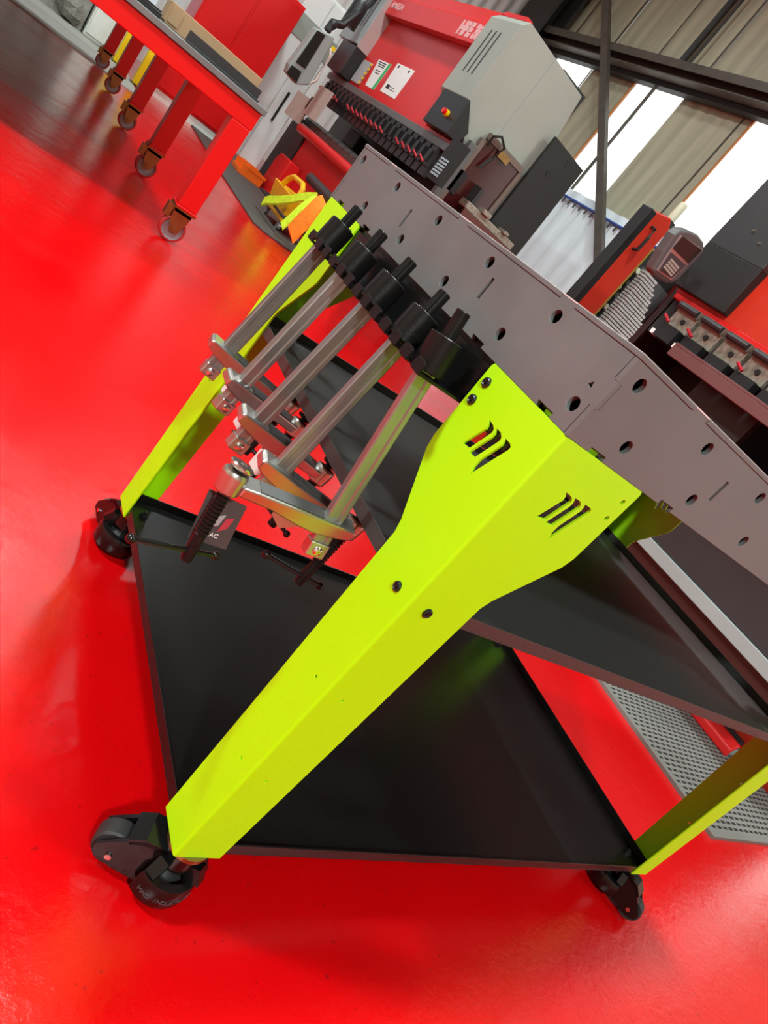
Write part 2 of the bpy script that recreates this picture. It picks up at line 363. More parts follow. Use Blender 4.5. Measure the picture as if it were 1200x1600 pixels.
# yard outside the open side
t = thing('white_cabinet', 'white upright enamel box beyond the concrete strip', 'cabinet', (0.62, 10.1, 0.004))
obj('body', B().box(0.44, 0.82, 9.92, 10.35, 0.004, 1.5), M['white_box'], t, 0.02)
obj('door', B().box(0.46, 0.80, 9.90, 9.918, 0.05, 1.46), M['white_box'], t, 0.006)
def rock_mesh(seed):
    rnd = random.Random(seed); b = B(); n = 7; m_ = 5; vs = []
    for j in range(m_ + 1):
        for k in range(n):
            a = PI * j / m_; q = rnd.uniform(0.78, 1.15); vs.append((math.sin(a) * math.cos(2 * PI * k / n) * q, math.sin(a) * math.sin(2 * PI * k / n) * q, -math.cos(a) * (q if 0 < j < m_ else 0.85)))
    fs = [(j * n + k, j * n + (k + 1) % n, (j + 1) * n + (k + 1) % n, (j + 1) * n + k) for j in range(m_) for k in range(n)]
    b.add(vs, fs); me = b.mesh('rubble_rock'); me.materials.append(M['rock']); return me
RM = [rock_mesh(s) for s in range(6)]
bank = obj('ground', B().prism([(10.0, 0.004), (10.42, 1.25), (10.9, 1.3), (10.9, 0.004)], lambda u, v, w: Vector((w, u, v)), -4.2, 0.42), M['rock']); struct(bank)
rr = random.Random(3); kk = 0
for row in range(4):
    x = 0.24 - 0.13 * (row % 2)
    while x > -3.6:
        s = rr.uniform(0.125, 0.15)
        o = obj('rubble_rock', RM[kk % 6], None); kk += 1
        o.location = (x, 9.99 + 0.118 * row, 0.15 + 0.355 * row); o.scale = (s * 1.15, s, s * 1.1); o.rotation_euler = (0, 0, rr.uniform(0, 6))
        tag(o, 'grey rubble rock piled in the bank beyond the concrete strip', 'rock', 'rubble rocks in the outdoor bank')
        x -= 0.375
for k, (x, y) in enumerate([(0.86, 9.62), (1.02, 8.9)]):
    t = thing('yellow_post', ['yellow square post beside the white enamel box, farther of two', 'yellow square post nearer the red cabinet, by the castors'][k], 'post', (x, y, 0))
    obj('post', B().box(x - 0.08, x + 0.08, y - 0.05, y + 0.05, 0.012, 0.44), M['yellow'], t, 0.006)
    obj('cap', B().box(x - 0.082, x + 0.082, y - 0.052, y + 0.052, 0.44, 0.48), M['white'], t, 0.006)
    obj('base_plate', B().box(x - 0.10, x + 0.10, y - 0.09, y + 0.09, 0.0, 0.012), M['dark'], t)

# ------------------------------------------------------------------ the fixture table
W, L = 1.2, 0.727
ZT, ZA = 0.862, 0.767      # table top / underside of the aprons (legs' top)
tab = thing('welding_table', 'steel fixture table with lime legs, black shelves and castors', 'table', (W / 2, L / 2, 0))
T_ = 0.006
# plate with notches where the apron fingers come up
FY = [(0.106, 0.133), (0.349, 0.375), (0.592, 0.618)]; FX = [(0.106, 0.136), (0.349, 0.379), (0.592, 0.622), (0.835, 0.865), (1.078, 1.108)]
gp = 0.0008
out = [(0, 0)]
for a, b in FX: out += [(a - gp, 0), (a - gp, T_ + gp), (b + gp, T_ + gp), (b + gp, 0)]
out += [(W, 0)]
for a, b in FY: out += [(W, a - gp), (W - T_ - gp, a - gp), (W - T_ - gp, b + gp), (W, b + gp)]
out += [(W, L)]
for a, b in reversed(FX): out += [(b + gp, L), (b + gp, L - T_ - gp), (a - gp, L - T_ - gp), (a - gp, L)]
out += [(0, L)]
for a, b in reversed(FY): out += [(0, b + gp), (T_ + gp, b + gp), (T_ + gp, a - gp), (0, a - gp)]
holes = [circ(0.0735 + 0.0487 * 0 + 0.1462 * i, 0.073 + 0.1455 * j, 0.008, 12) for i in range(8) for j in range(5)]
obj('table_plate', plate([out] + holes, 0.0055, (0, 0, ZT - 0.0055), (1, 0, 0), (0, 1, 0), (0, 0, 1), 0.0009), M['steel'], tab)

def apron(length, fingers, is_y, holes_top, holes_bot, slots, notches):
    zt = ZT - 0.0055
    z1, z2 = 0.831, 0.801
    e0 = T_ + 0.0016
    o = []
    # bottom edge with notches, right end, top with fingers, left end with box joint
    ea, eb = (e0, 0.0) if is_y else (0.0, e0)     # joint: upper+lower segments / middle segment
    o.append((ea, ZA))
    for a, b in notches: o += [(a, ZA), (a - 0.001, ZA + 0.0055), (b + 0.001, ZA + 0.0055), (b, ZA)]
    o += [(length - ea, ZA), (length - ea, z2), (length - eb, z2), (length - eb, z1), (length - ea, z1), (length - ea, zt - gp)]
    for a, b in reversed(fingers): o += [(b, zt - gp), (b, ZT), (a, ZT), (a, zt - gp)]
    o += [(ea, zt - gp), (ea, z1), (eb, z1), (eb, z2), (ea, z2)]
    h = [circ(y, 0.840, 0.0078) for y in holes_top] + [circ(y, 0.791, 0.0078) for y in holes_bot] + [rect(y - 0.0032, y + 0.0032, 0.802, 0.830) for y in slots]
    if is_y: h.append([(0.0185, 0.8105), (0.0265, 0.8125), (0.0215, 0.8185)])
    return [o] + h
NY = [(0.033, 0.059), (0.178, 0.204), (0.548, 0.574), (0.667, 0.693)]
NX = [(0.036, 0.062), (0.178, 0.206), (0.99, 1.016), (1.137, 1.163)]
LY = apron(L, FY, True, [0.119 + 0.1463 * k for k in range(5)], [0.022 + 0.146 * k for k in range(5)], [0.24, 0.484], NY)
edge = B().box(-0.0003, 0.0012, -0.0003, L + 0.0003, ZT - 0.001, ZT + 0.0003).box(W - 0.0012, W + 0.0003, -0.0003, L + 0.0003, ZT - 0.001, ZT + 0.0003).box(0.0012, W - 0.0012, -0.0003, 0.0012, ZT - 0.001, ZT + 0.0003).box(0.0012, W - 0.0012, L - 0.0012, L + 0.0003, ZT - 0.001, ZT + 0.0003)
obj('edge_highlight', edge, M['edge_glint'], tab)  # thin bright strips added as a painted highlight on the top edges
LX = apron(W, FX, False, [0.025 + 0.145 * k for k in range(9)], [0.073 + 0.1455 * k for k in range(8)], [0.2435, 0.4865, 0.73, 0.973], NX)
obj('apron', plate(LY, T_, (0, 0, 0), (0, 1, 0), (0, 0, 1), (1, 0, 0), 0.0004), M['steel'], tab)
obj('apron', plate(LY, T_, (W, 0, 0), (0, 1, 0), (0, 0, 1), (-1, 0, 0), 0.0004), M['steel'], tab)
obj('apron', plate(LX, T_, (0, 0, 0), (1, 0, 0), (0, 0, 1), (0, 1, 0), 0.0004), M['steel'], tab)
obj('apron', plate(LX, T_, (0, L, 0), (1, 0, 0), (0, 0, 1), (0, -1, 0), 0.0004), M['steel'], tab)
obj('rack_gap_backing', B().box(0.0075, 0.03, 0.05, L - 0.05, 0.735, 0.7703), M['black'], tab)  # black backing added to block the bright gap above the rack
obj('underside_light_stop', B().box(0.0075, W - 0.0075, 0.0075, L - 0.0075, 0.7705, 0.7735), M['black'], tab)  # unseen panel added to keep floor light out of the apron holes
for y in (0.24, 0.484):
    obj('rib', B().box(0.0065, W - 0.0065, y - 0.0015, y + 0.0015, 0.7745, 0.855).box(0.0035, W - 0.0035, y - 0.0024, y + 0.0024, 0.803, 0.829), M['steel'], tab)
for x in (0.2435, 0.4865, 0.73, 0.973):
    obj('rib', B().box(x - 0.0015, x + 0.0015, 0.0065, 0.236, 0.7745, 0.855).box(x - 0.0015, x + 0.0015, 0.244, 0.480, 0.7745, 0.855).box(x - 0.0015, x + 0.0015, 0.488, L - 0.0065, 0.7745, 0.855).box(x - 0.0024, x + 0.0024, 0.0035, 0.02, 0.803, 0.829), M['steel'], tab)

# legs: two wings folded on the corner
WING = [(0.004, Z0), (0.0662, Z0), (0.087, 0.567), (0.092, 0.581), (0.138, 0.652), (0.1425, 0.667), (0.145, 0.762), (0.143, 0.766), (0.004, 0.766)]
LOGO = [[(0.093, 0.7235), (0.083, 0.7228), (0.078, 0.7205), (0.0765, 0.717), (0.0865, 0.6885), (0.1, 0.6865), (0.0893, 0.711), (0.0875, 0.715), (0.089, 0.7195)],
        [(0.076, 0.7235), (0.067, 0.7235), (0.0615, 0.7205), (0.0607, 0.717), (0.0715, 0.6870), (0.0835, 0.6858), (0.0733, 0.713), (0.0733, 0.718)],
        [(0.058, 0.7235), (0.0475, 0.7235), (0.0435, 0.7215), (0.0432, 0.7185), (0.061, 0.6715), (0.0642, 0.681), (0.064, 0.690), (0.0553, 0.7155), (0.0562, 0.7205)]]
LOGO_B = [[(0.1475 - a, z) for a, z in lp] for lp in LOGO]
def wing_loops(logo):
    return [WING] + logo + [circ(0.1325, 0.7465, 0.0033, 12), circ(0.1325, 0.7235, 0.0033, 12), circ(0.029, 0.539, 0.0035, 12), circ(0.028, 0.396, 0.0024, 10), circ(0.028, 0.250, 0.0024, 10)]
def leg(cx, cy, sx, sy, bolts):
    ux = Vector((sx, 0, 0)); uy = Vector((0, sy, 0)); c = Vector((cx, cy, 0)); uz = Vector((0, 0, 1)); t = 0.003
    logo_y, logo_x = (LOGO, LOGO_B) if sx * sy > 0 else (LOGO_B, LOGO)
    w1 = plate(wing_loops(logo_y), t, c, uy, uz, ux, 0.0003)      # wing on the x = const side
    w2 = plate(wing_loops(logo_x), t, c, ux, uz, uy, 0.0003)
    b = join(w1, w2)
    r = 0.004; n = 6; vs = []; fs = []
    for z in (Z0, 0.766):
        for k in range(n + 1):
            a = PI / 2 * k / n
            vs.append(c + ux * (r - r * math.cos(a)) + uy * (r - r * math.sin(a)) + uz * z)
        for k in range(n + 1):
            a = PI / 2 * k / n; q = r - t
            vs.append(c + ux * (r - q * math.cos(a)) + uy * (r - q * math.sin(a)) + uz * z)
    m_ = n + 1
    for k in range(n):
        fs += [(k, k + 1, 2 * m_ + k + 1, 2 * m_ + k), (m_ + k + 1, m_ + k, 3 * m_ + k, 3 * m_ + k + 1), (k, m_ + k, m_ + k + 1, k + 1), (2 * m_ + k, 2 * m_ + k + 1, 3 * m_ + k + 1, 3 * m_ + k)]
    b.add(vs, fs, False)
    # flange under the apron and its upright tabs seen through the apron notches
    def blk(a0, a1, b0, b1, z0, z1):
        p, q = c + ux * a0 + uy * b0, c + ux * a1 + uy * b1
        b.box(p.x, q.x, p.y, q.y, z0, z1)
    blk(0.003, 0.02, 0.006, 0.14, 0.7625, 0.766); blk(0.006, 0.14, 0.003, 0.02, 0.7625, 0.766)
    blk(0.0075, 0.0095, 0.036, 0.056, 0.762, 0.7745); blk(0.039, 0.058, 0.0075, 0.0095, 0.762, 0.7745)
    lg = obj('leg', b, M['lime'], tab)
    hd = lambda p, n_: B().lathe([(0, 0.0032), (0.0022, 0.0032), (0.0024, 0.0018), (0.0042, 0.0031), (0.0056, 0.0022), (0.0062, 0.0)], Matrix.Translation(p) @ n_.to_track_quat('Z', 'Y').to_matrix().to_4x4(), 14)
    for side, a, z in bolts:
        p = c + (uy if side == 'y' else ux) * a + uz * z
        obj('bolt', hd(p, -(ux if side == 'y' else uy)), M['bolt'], lg)
    return lg
allb = [('y', 0.1325, 0.7465), ('y', 0.1325, 0.7235), ('y', 0.029, 0.539), ('x', 0.029, 0.539)]
leg(0, 0, 1, 1, allb); leg(0, L, 1, -1, allb); leg(W, 0, -1, 1, allb[2:]); leg(W, L, -1, -1, allb[2:])

# shelves: trays with turned-up rims
def tray(name, z0, z1, ins, mm='black'):
    x0, x1, y0, y1 = ins, W - ins, ins, L - ins; t = 0.0025
    b = B().box(x0, x1, y0, y1, z0, z0 + t)
    b.box(x0, x0 + t, y0, y1, z0 + t, z1).box(x1 - t, x1, y0, y1, z0 + t, z1).box(x0 + t, x1 - t, y0, y0 + t, z0 + t, z1).box(x0 + t, x1 - t, y1 - t, y1, z0 + t, z1)
    o = obj(name, b, M[mm], tab, 0.0006)
    return o
low_tray = tray('lower_tray', 0.0985, 0.1175, 0.0034)
mid = tray('middle_shelf', 0.5325, 0.5505, 0.0034, 'shelf_sheen')
for x, y in ((0.04, L - 0.05), (W - 0.045, 0.045), (W - 0.045, L - 0.05)):
    obj('nut', B().lathe([(0.0085, 0), (0.0085, 0.006), (0.005, 0.006), (0.005, 0.011), (0, 0.011)], Matrix.Translation((x, y, 0.101)), 6, smooth=False), M['bolt'], low_tray)

# castors with levelling ring
def caster(cx, cy, ang):
    Mx = Matrix.Translation((cx, cy, 0)) @ Matrix.Rotation(ang, 4, 'Z')
    b = B()
    b.lathe([(0.0, 0.088), (0.026, 0.088), (0.026, 0.060), (0.0, 0.060)], Mx, 24)
    # horseshoe ring open at the wheel side, carried by webs
    ring = [(0.030, 0.013), (0.043, 0.013), (0.0445, 0.017), (0.0445, 0.040), (0.042, 0.047), (0.033, 0.050), (0.030, 0.047), (0.030, 0.013)]
    b.lathe(ring, Mx, 28, math.radians(48), math.radians(312))
    for a in (62, 180 - 18, 180 + 18, 298):
        R_ = Mx @ Matrix.Rotation(math.radians(a), 4, 'Z')
        b.mbox(R_ @ Matrix.Translation((0.031, 0, 0.062)) @ Matrix.Rotation(math.radians(-28), 4, 'Y'), 0.011, 0.008, 0.012)
    # fork cheeks and hood over the wheel
    for s in (-1, 1):
        poly = [(0.012, 0.013), (0.060, 0.012), (0.092, 0.020), (0.094, 0.034), (0.070, 0.058), (0.046, 0.078), (0.016, 0.082)]
        y0 = s * 0.0165; y1 = s * 0.0225
        b.prism(poly, lambda u, v, w: Mx @ Vector((u, w, v)), min(y0, y1), max(y0, y1))
    hood = [(0.012, 0.083), (0.048, 0.080), (0.066, 0.066), (0.061, 0.060), (0.044, 0.072), (0.012, 0.074)]
    b.prism(hood, lambda u, v, w: Mx @ Vector((u, w, v)), -0.0225, 0.0225)
    c = obj('caster', b, M['black_gloss'], tab, 0.0014)
    obj('stem_plate', B().lathe([(0, Z0 + 0.0), (0.030, Z0), (0.030, 0.0885), (0.0, 0.0885)], Mx, 24), M['brass'], c)
    Mw = Mx @ Matrix.Translation((0.071, 0, 0.0275)) @ Matrix.Rotation(PI / 2, 4, 'X')
    obj('wheel', B().lathe([(0.008, -0.011), (0.016, -0.011), (0.018, -0.014), (0.0255, -0.014), (0.0275, -0.011), (0.0275, 0.011), (0.0255, 0.014), (0.018, 0.014), (0.016, 0.011), (0.008, 0.011)], Mw, 28), M['rubber'], c)
    obj('axle_pin', B().lathe([(0, -0.0255), (0.0045, -0.0255), (0.0045, 0.0255), (0, 0.0255)], Mw, 12), M['chrome'], c)
    th = [(0.0, 0.010)]
    th += [(0.026, 0.010), (0.027, 0.013), (0.027, 0.020), (0.0245, 0.022), (0.0245, 0.027), (0.027, 0.029), (0.027, 0.036), (0.018, 0.038), (0.0, 0.06)]
    obj('levelling_foot', B().lathe(th, Mx, 18, smooth=False).lathe([(0.0, 0.002), (0.017, 0.002), (0.018, 0.010), (0, 0.010)], Mx, 18), M['rubber'], c)
    return c, Mx
c1, Mc = caster(0.030, 0.024, math.radians(150)); caster(1.166, 0.034, math.radians(-70)); caster(0.03, 0.69, math.radians(100)); caster(1.166, 0.69, math.radians(60))
# raised lettering round the near castor's ring
word = 'MAC INDUSTRIES'
for i, ch in enumerate(word):
    if ch == ' ': continue
    a = math.radians(205 + 7.5 * i) - math.radians(150) + math.radians(10)
    R_ = Mc @ Matrix.Rotation(a, 4, 'Z'); p = R_ @ Vector((0.0446, 0, 0.029)); u = (R_.to_3x3() @ Vector((0, 1, 0)))
    text('lettering', ch, 0.010, M['pend_dark'], c1, p, u, (0, 0, 1), 0.0008)

# clamp rack under the apron: back plate, lip and upturned comb teeth
rack_back = plate([rect(0.05, L - 0.05, 0.712, 0.7595)], 0.003, (0.0035, 0, 0), (0, 1, 0), (0, 0, 1), (1, 0, 0), 0.0004)
TEETH = [0.156 + 0.0325 * k for k in range(13)]
BARS = [0.172, 0.2365, 0.3345, 0.432, 0.5295]
o = [(0.004, 0.148), (-0.050, 0.148), (-0.066, 0.1475)]
for k, y in enumerate(TEETH):
    o += [(-0.066, y - 0.0098), (-0.066, y + 0.0098)]
    if k < 12:
        ym = y + 0.01625; deep = any(abs(ym - q) < 0.009 for q in BARS)
        o += [(-0.026, ym - 0.0088), (-0.026, ym + 0.0088)] if deep else [(-0.052, ym - 0.0064), (-0.052, ym + 0.0064)]
o += [(-0.066, 0.558), (-0.050, 0.562), (0.004, 0.575)]
lip = plate([o], 0.003, (0, 0, 0.710), (1, 0, 0), (0, 1, 0), (0, 0, 1), 0.0004)
rk = obj('clamp_rack', join(rack_back, lip), M['black_gloss'], tab)
tooth = plate([[(-0.0095, 0), (0.0095, 0), (0.0095, 0.0105), (0.0075, 0.013), (-0.0075, 0.013), (-0.0095, 0.0105)]], 0.003, (0, 0, 0), (0, 1, 0), (0, 0, 1), (1, 0, 0), 0.0004)
for y in TEETH:
    t_ = obj('tooth', tooth, M['black_oxide'], rk); t_.location = (-0.0675, y, 0.7115); t_.rotation_euler = (0, math.radians(4), 0)

# ------------------------------------------------------------------ table clamps hanging in the rack
def clamp_geo(root, sg, S, fluted, tag_kind):
    I = Matrix.Identity(4)
    obj('adapter', B().lathe([(0.0, 0.0), (0.0185, 0.0), (0.0195, 0.001), (0.0195, 0.040), (0.0185, 0.041), (0.0, 0.041)], I, 36), M['black_oxide'], root)
    if fluted:
        n = 36; pr = [0.0079 - (0.0013 if k % 6 in (0, 1) else 0) for k in range(n)]; vs = []; fs = []
        for z in (0.0405, 0.0715, 0.0725):
            q = 0.9 if z > 0.072 else 1
            vs += [(pr[k] * q * math.cos(2 * PI * k / n), pr[k] * q * math.sin(2 * PI * k / n), z) for k in range(n)]
        for j in range(2): fs += [(j * n + k, j * n + (k + 1) % n, (j + 1) * n + (k + 1) % n, (j + 1) * n + k) for k in range(n)]
        fs.append(tuple(2 * n + k for k in range(n)))
        obj('pin', B().add(vs, fs), M['black_oxide'], root)
    else:
        obj('pin', B().lathe([(0.0082, 0.0405), (0.0082, 0.0715), (0.0074, 0.0725), (0.0, 0.0725)], I, 24), M['black_oxide'], root)
    # grooved bar
    a, c, gz, gw = 0.0115, 0.0058, 0.0022, 0.0048
    sec = [(-a, -c + 0.0015), (-a + 0.0015, -c), (-gw, -c), (-gw + 0.0016, -c + gz), (gw - 0.0016, -c + gz), (gw, -c), (a - 0.0015, -c), (a, -c + 0.0015),
           (a, c - 0.0015), (a - 0.0015, c), (gw, c), (gw - 0.0016, c - gz), (-gw + 0.0016, c - gz), (-gw, c), (-a + 0.0015, c), (-a, c - 0.0015)]
    obj('bar', B().prism(sec, lambda u, v, w: Vector((u, v, w)), -S - 0.044, -0.0005), M['zinc'], root)
    obj('end_stop', B().box(-0.0125, 0.0125, -0.0085, 0.0085, -S - 0.052, -S - 0.033), M['cast'], root, 0.002)
    sc_ = B().lathe([(0, 0.0034), (0.003, 0.0032), (0.0058, 0.0016), (0.006, 0.0)], Matrix.Translation((0, -0.0085, -S - 0.043)) @ Matrix.Rotation(PI / 2, 4, 'X'), 14)
    sc_.box(-0.0035, 0.0035, -0.0122, -0.0116, -S - 0.0438, -S - 0.0422).box(-0.0008, 0.0008, -0.0122, -0.0116, -S - 0.0465, -S - 0.0395)
    obj('stop_screw', sc_, M['chrome'], root)
    # sliding arm: deep at the bar, tapering to the spindle boss
    A = 0.1283
    def arm_poly(e):
        return [(-0.030, -S - 0.003), (-0.026, -S), (0.10, -S), (A - 0.010, -S - 0.001), (A - 0.010, -S - 0.014), (0.078, -S - 0.015), (0.040, -S - 0.021), (0.018, -S - 0.023), (-0.018, -S - 0.018), (-0.029, -S - 0.014)]
    Mroll = Matrix.Translation((0, 0, -S - 0.01)) @ Matrix.Rotation(0.30, 4, 'X') @ Matrix.Translation((0, 0, S + 0.01))
    fn = lambda u, v, w: Mroll @ Vector((sg * u, w, v))
    ab = B().prism(arm_poly(0.0), fn, -0.0122, 0.0122)
    ar = obj('arm', ab, M['cast'], root, 0.0022)
    # recessed dark flat on the arm's upper face and rim
    top = [(0.016, -S + 0.0004), (0.098, -S + 0.0004), (0.098, -S + 0.0009), (0.016, -S + 0.0009)]
    obj('arm_flat', B().prism(top, fn, -0.0088, 0.0088), M['cast_dark'], ar)
    Mb_ = Matrix.Translation((sg * A, 0, -S))
    obj('boss', B().lathe([(0.0, -0.021), (0.0115, -0.021), (0.0135, -0.019), (0.0150, 0.000), (0.0150, 0.002), (0.0135, 0.005), (0.0085, 0.006), (0.0, 0.006)], Mb_, 28), M['cast'], ar)
    # spindle: threaded, plain lower end, swivel pad above
    pr = []; z = -0.021
    while z > -0.070: pr += [(0.0078, z), (0.0078, z - 0.0022), (0.0060, z - 0.0030), (0.0060, z - 0.0040)]; z -= 0.0048
    pr = [(0.0070, -0.0205)] + pr + [(0.0068, z), (0.0068, -0.106), (0.0058, -0.108), (0.0, -0.108)]
    sp = obj('spindle', B().lathe(pr, Mb_, 16, smooth=False), M['black_oxide'], root)
    obj('neck', B().lathe([(0.0055, 0.0055), (0.0055, 0.009), (0, 0.009)], Mb_, 14), M['black_oxide'], sp)
    Mp = Mb_ @ Matrix.Rotation(math.radians(9), 4, 'Y')
    obj('pad', B().lathe([(0.0, 0.0085), (0.012, 0.0085), (0.0142, 0.0105), (0.0142, 0.0125), (0.0130, 0.0142), (0.0045, 0.0146), (0.0042, 0.0140), (0.0036, 0.0140), (0.0033, 0.0146), (0.0, 0.0146)], Mp, 28), M['black_oxide' if fluted else 'chrome'], root)
    # tommy bar
    hb = B().cyl((-0.068, 0, 0), (0.030, 0, 0), 0.0031, 10).ball((-0.070, 0, 0), 0.0056).ball((0.032, 0, 0), 0.0050)
    h = obj('handle', hb, M['black_gloss'], root); h.location = (sg * A, 0, -S - 0.096)
    # hanging card tag
    if tag_kind == 'dark':
        tg = plate([[(-0.022, 0.0), (0.022, 0.0), (0.026, -0.055), (-0.016, -0.060)]], 0.0006, (0, 0, 0), (1, 0, 0), (0, 0, 1), (0, 1, 0))
        to = obj('card_tag', tg, M['card_dark'], root); Mt = Matrix.Translation((sg * A + 0.012, 0.012, -S - 0.030))
        for (q, x) in (('white', -0.009), ('grey_print', -0.001), ('red_print', 0.0075)):
            poly = [(x, -0.038), (x + 0.0065, -0.033), (x + 0.0085, -0.019), (x + 0.002, -0.023)] if q != 'red_print' else [(x, -0.040), (x + 0.008, -0.032), (x + 0.0095, -0.018), (x + 0.002, -0.022)]
            ps = obj('logo_bar', B().prism(poly, lambda u, v, w: Vector((u, w, v)), -0.0008, 0.0), M[q], to)
        text('lettering', 'MAC', 0.007, M['white'], to, (0.004, -0.0007, -0.046), (1, 0, 0.15), (0, 0, 1), 0.0003)
        to.location = Mt.to_translation(); to.rotation_euler = (0, 0, math.radians(-12))
    else:
        tg = plate([[(-0.016, 0.0), (0.018, 0.004), (0.030, -0.012), (0.004, -0.038), (-0.014, -0.030)]], 0.0006, (0, 0, 0), (1, 0, 0), (0, 0, 1), (0, 1, 0))
        to = obj('card_tag', tg, M['white'], root)
        text('lettering', 'MAC', 0.010, M['black_print'], to, (-0.001, -0.0004, -0.008), (1, 0, 0.1), (0, 0, 1), 0.0003)
        to.location = (0.045, -0.004, -S - 0.024); to.rotation_euler = (0, 0, math.radians(-15))

def pose(px, py, pz, rx, ry, rz):
    v = Vector((rx, ry, rz)); return Matrix.Translation((px, py, pz)) @ Matrix.Rotation(v.length, 4, v.normalized())
POSE = {5: (-0.0405, 0.1719, 0.7135, -0.1539, -0.0478, -0.0664), 4: (-0.0456, 0.2385, 0.7140, -0.1331, 0.172, -0.0994), 3: (-0.0471, 0.3365, 0.7140, -0.1019, 0.1909, 0.0192),
        2: (-0.0481, 0.4340, 0.7142, -0.0884, 0.1928, 0.2034), 1: (-0.0494, 0.5315, 0.7145, -0.1231, 0.181, -0.1089)}
GRP = 'table clamps hanging in the black rack'
cl5 = thing('table_clamp', 'table clamp with arm swung outward, dark card tag and round silver pad', 'clamp', group=GRP)
clamp_geo(cl5, -1, 0.189, False, 'dark'); cl5.matrix_basis = pose(*POSE[5])
cl4 = thing('table_clamp', 'table clamp hanging next to the outward-swung one, second from the near leg', 'clamp', group=GRP)
clamp_geo(cl4, 1, 0.195, True, 'white')
LB = {3: 'table clamp hanging third from the near leg, middle of the five', 2: 'table clamp hanging fourth from the near leg, last but one', 1: 'table clamp hanging nearest the far lime leg, first in the rack'}
HR = {4: 8, 3: -80, 2: 20, 1: 150}
def set_handle(r, deg):
    for ch in bpy.data.objects:
        if ch.parent == r and ch.name.startswith('handle'): ch.rotation_euler = (0, 0, math.radians(deg))
for k in (3, 2, 1):
    d_ = dup(cl4, pose(*POSE[k]), LB[k]); set_handle(d_, HR[k])
cl4.matrix_basis = pose(*POSE[4]); set_handle(cl4, HR[4]); set_handle(cl5, 14)

# ------------------------------------------------------------------ red bench with castors, and what lies on it
bx0, bx1, by0, by1 = -1.35, 0.575, 3.2, 8.15
bench = thing('workbench', 'long red steel bench on brown castors with a grey plate top', 'bench', ((bx0 + bx1) / 2, (by0 + by1) / 2, 0))
obj('frame', B().box(bx0, bx1, by0, by0 + 0.08, 0.65, 0.735).box(bx0, bx1, by1 - 0.08, by1, 0.65, 0.735).box(bx0, bx0 + 0.08, by0 + 0.08, by1 - 0.08, 0.65, 0.735).box(bx1 - 0.08, bx1, by0 + 0.08, by1 - 0.08, 0.65, 0.735), M['red_bench'], bench, 0.004)
obj('bench_plate', B().box(bx0 - 0.01, bx1 + 0.012, by0 - 0.012, by1 + 0.01, 0.739, 0.765).box(bx0 - 0.005, bx1 + 0.004, by0 - 0.004, by1, 0.735, 0.739), M['steel'], bench, 0.002)
wheel_mb = B().lathe([(0.052, -0.020), (0.060, -0.020), (0.065, -0.014), (0.065, 0.014), (0.060, 0.020), (0.052, 0.020)], Matrix.Rotation(PI / 2, 4, 'X'), 24).mesh('tyre')
hub_mb = B().lathe([(0.0, -0.017), (0.018, -0.021), (0.020, -0.012), (0.045, -0.012), (0.052, -0.020), (0.052, 0.020), (0.045, 0.012), (0.020, 0.012), (0.018, 0.021), (0, 0.017)], Matrix.Rotation(PI / 2, 4, 'X'), 24).mesh('wheel')
fork_b = B().box(-0.055, 0.055, -0.055, 0.055, 0.163, 0.172)
for s in (-1, 1):
    fork_b.prism([(-0.045, 0.163), (0.045, 0.163), (0.040, 0.11), (0.020, 0.05), (-0.020, 0.05), (-0.040, 0.11)], lambda u, v, w: Vector((u, w, v)), s * 0.030 - 0.003, s * 0.030 + 0.003)
fork_b.box(-0.045, 0.045, -0.033, 0.033, 0.145, 0.163).cyl((0, -0.042, 0.066), (0, 0.042, 0.066), 0.012, 10).box(-0.075, -0.045, -0.02, 0.02, 0.10, 0.165)
fork_me = fork_b.mesh('castor')
for x in (0.5225, bx0 + 0.055):
    for y in (3.2, 4.32, 5.52, 6.82, by1 - 0.11):
        yc = y + 0.055
        lg = obj('leg', B().box(x - 0.048, x + 0.048, y, y + 0.09, 0.190, 0.65).box(x - 0.054, x + 0.054, y - 0.004, y + 0.110, 0.178, 0.190), M['red_bench'], bench, 0.004)
        ca = obj('castor', fork_me, M['brass']); ca.location = (x, yc, 0.003); put(ca, bench)
        ca.location = (x, yc, 0.006)
        w_ = obj('wheel', hub_mb, M['wheel_hub']); w_.parent = ca; w_.location = (0, 0, 0.060)
        t_ = obj('tyre', wheel_mb, M['wheel_red']); t_.parent = ca; t_.location = (0, 0, 0.060)
for o_ in [o for o in bpy.data.objects if o.name.startswith('castor')]: o_.matrix_parent_inverse = world_of(bench).inverted()
cb = thing('cardboard_box', 'long flat brown cardboard box lying on the red bench', 'box', (0.3, 3.5, 0.765))
obj('body', B().box(0.095, 0.57, 3.46, 3.60, 0.765, 0.858), M['cardboard'], cb, 0.003)
obj('end_flap', B().box(0.086, 0.0945, 3.463, 3.597, 0.775, 0.85).box(0.10, 0.15, 3.456, 3.4595, 0.78, 0.84), M['cardboard'], cb)
sb = thing('steel_angle', 'dark grey steel angle section at the red bench edge', 'angle section', (0.36, 3.3, 0.765))
obj('upright_flange', B().box(0.172, 0.55, 3.300, 3.312, 0.765, 0.816), M['darkgrey'], sb, 0.001)
obj('foot_flange', B().box(0.172, 0.55, 3.262, 3.2995, 0.765, 0.775), M['darkgrey'], sb, 0.001)
sb2 = thing('steel_rail', 'black double steel rail on the red bench beyond the box', 'rail', (-0.3, 3.3, 0.765))
obj('rail_bar', B().box(-0.75, 0.05, 3.285, 3.31, 0.765, 0.787), M['dark'], sb2, 0.001)
obj('rail_bar', B().box(-0.75, 0.05, 3.325, 3.35, 0.765, 0.795), M['dark'], sb2, 0.001)

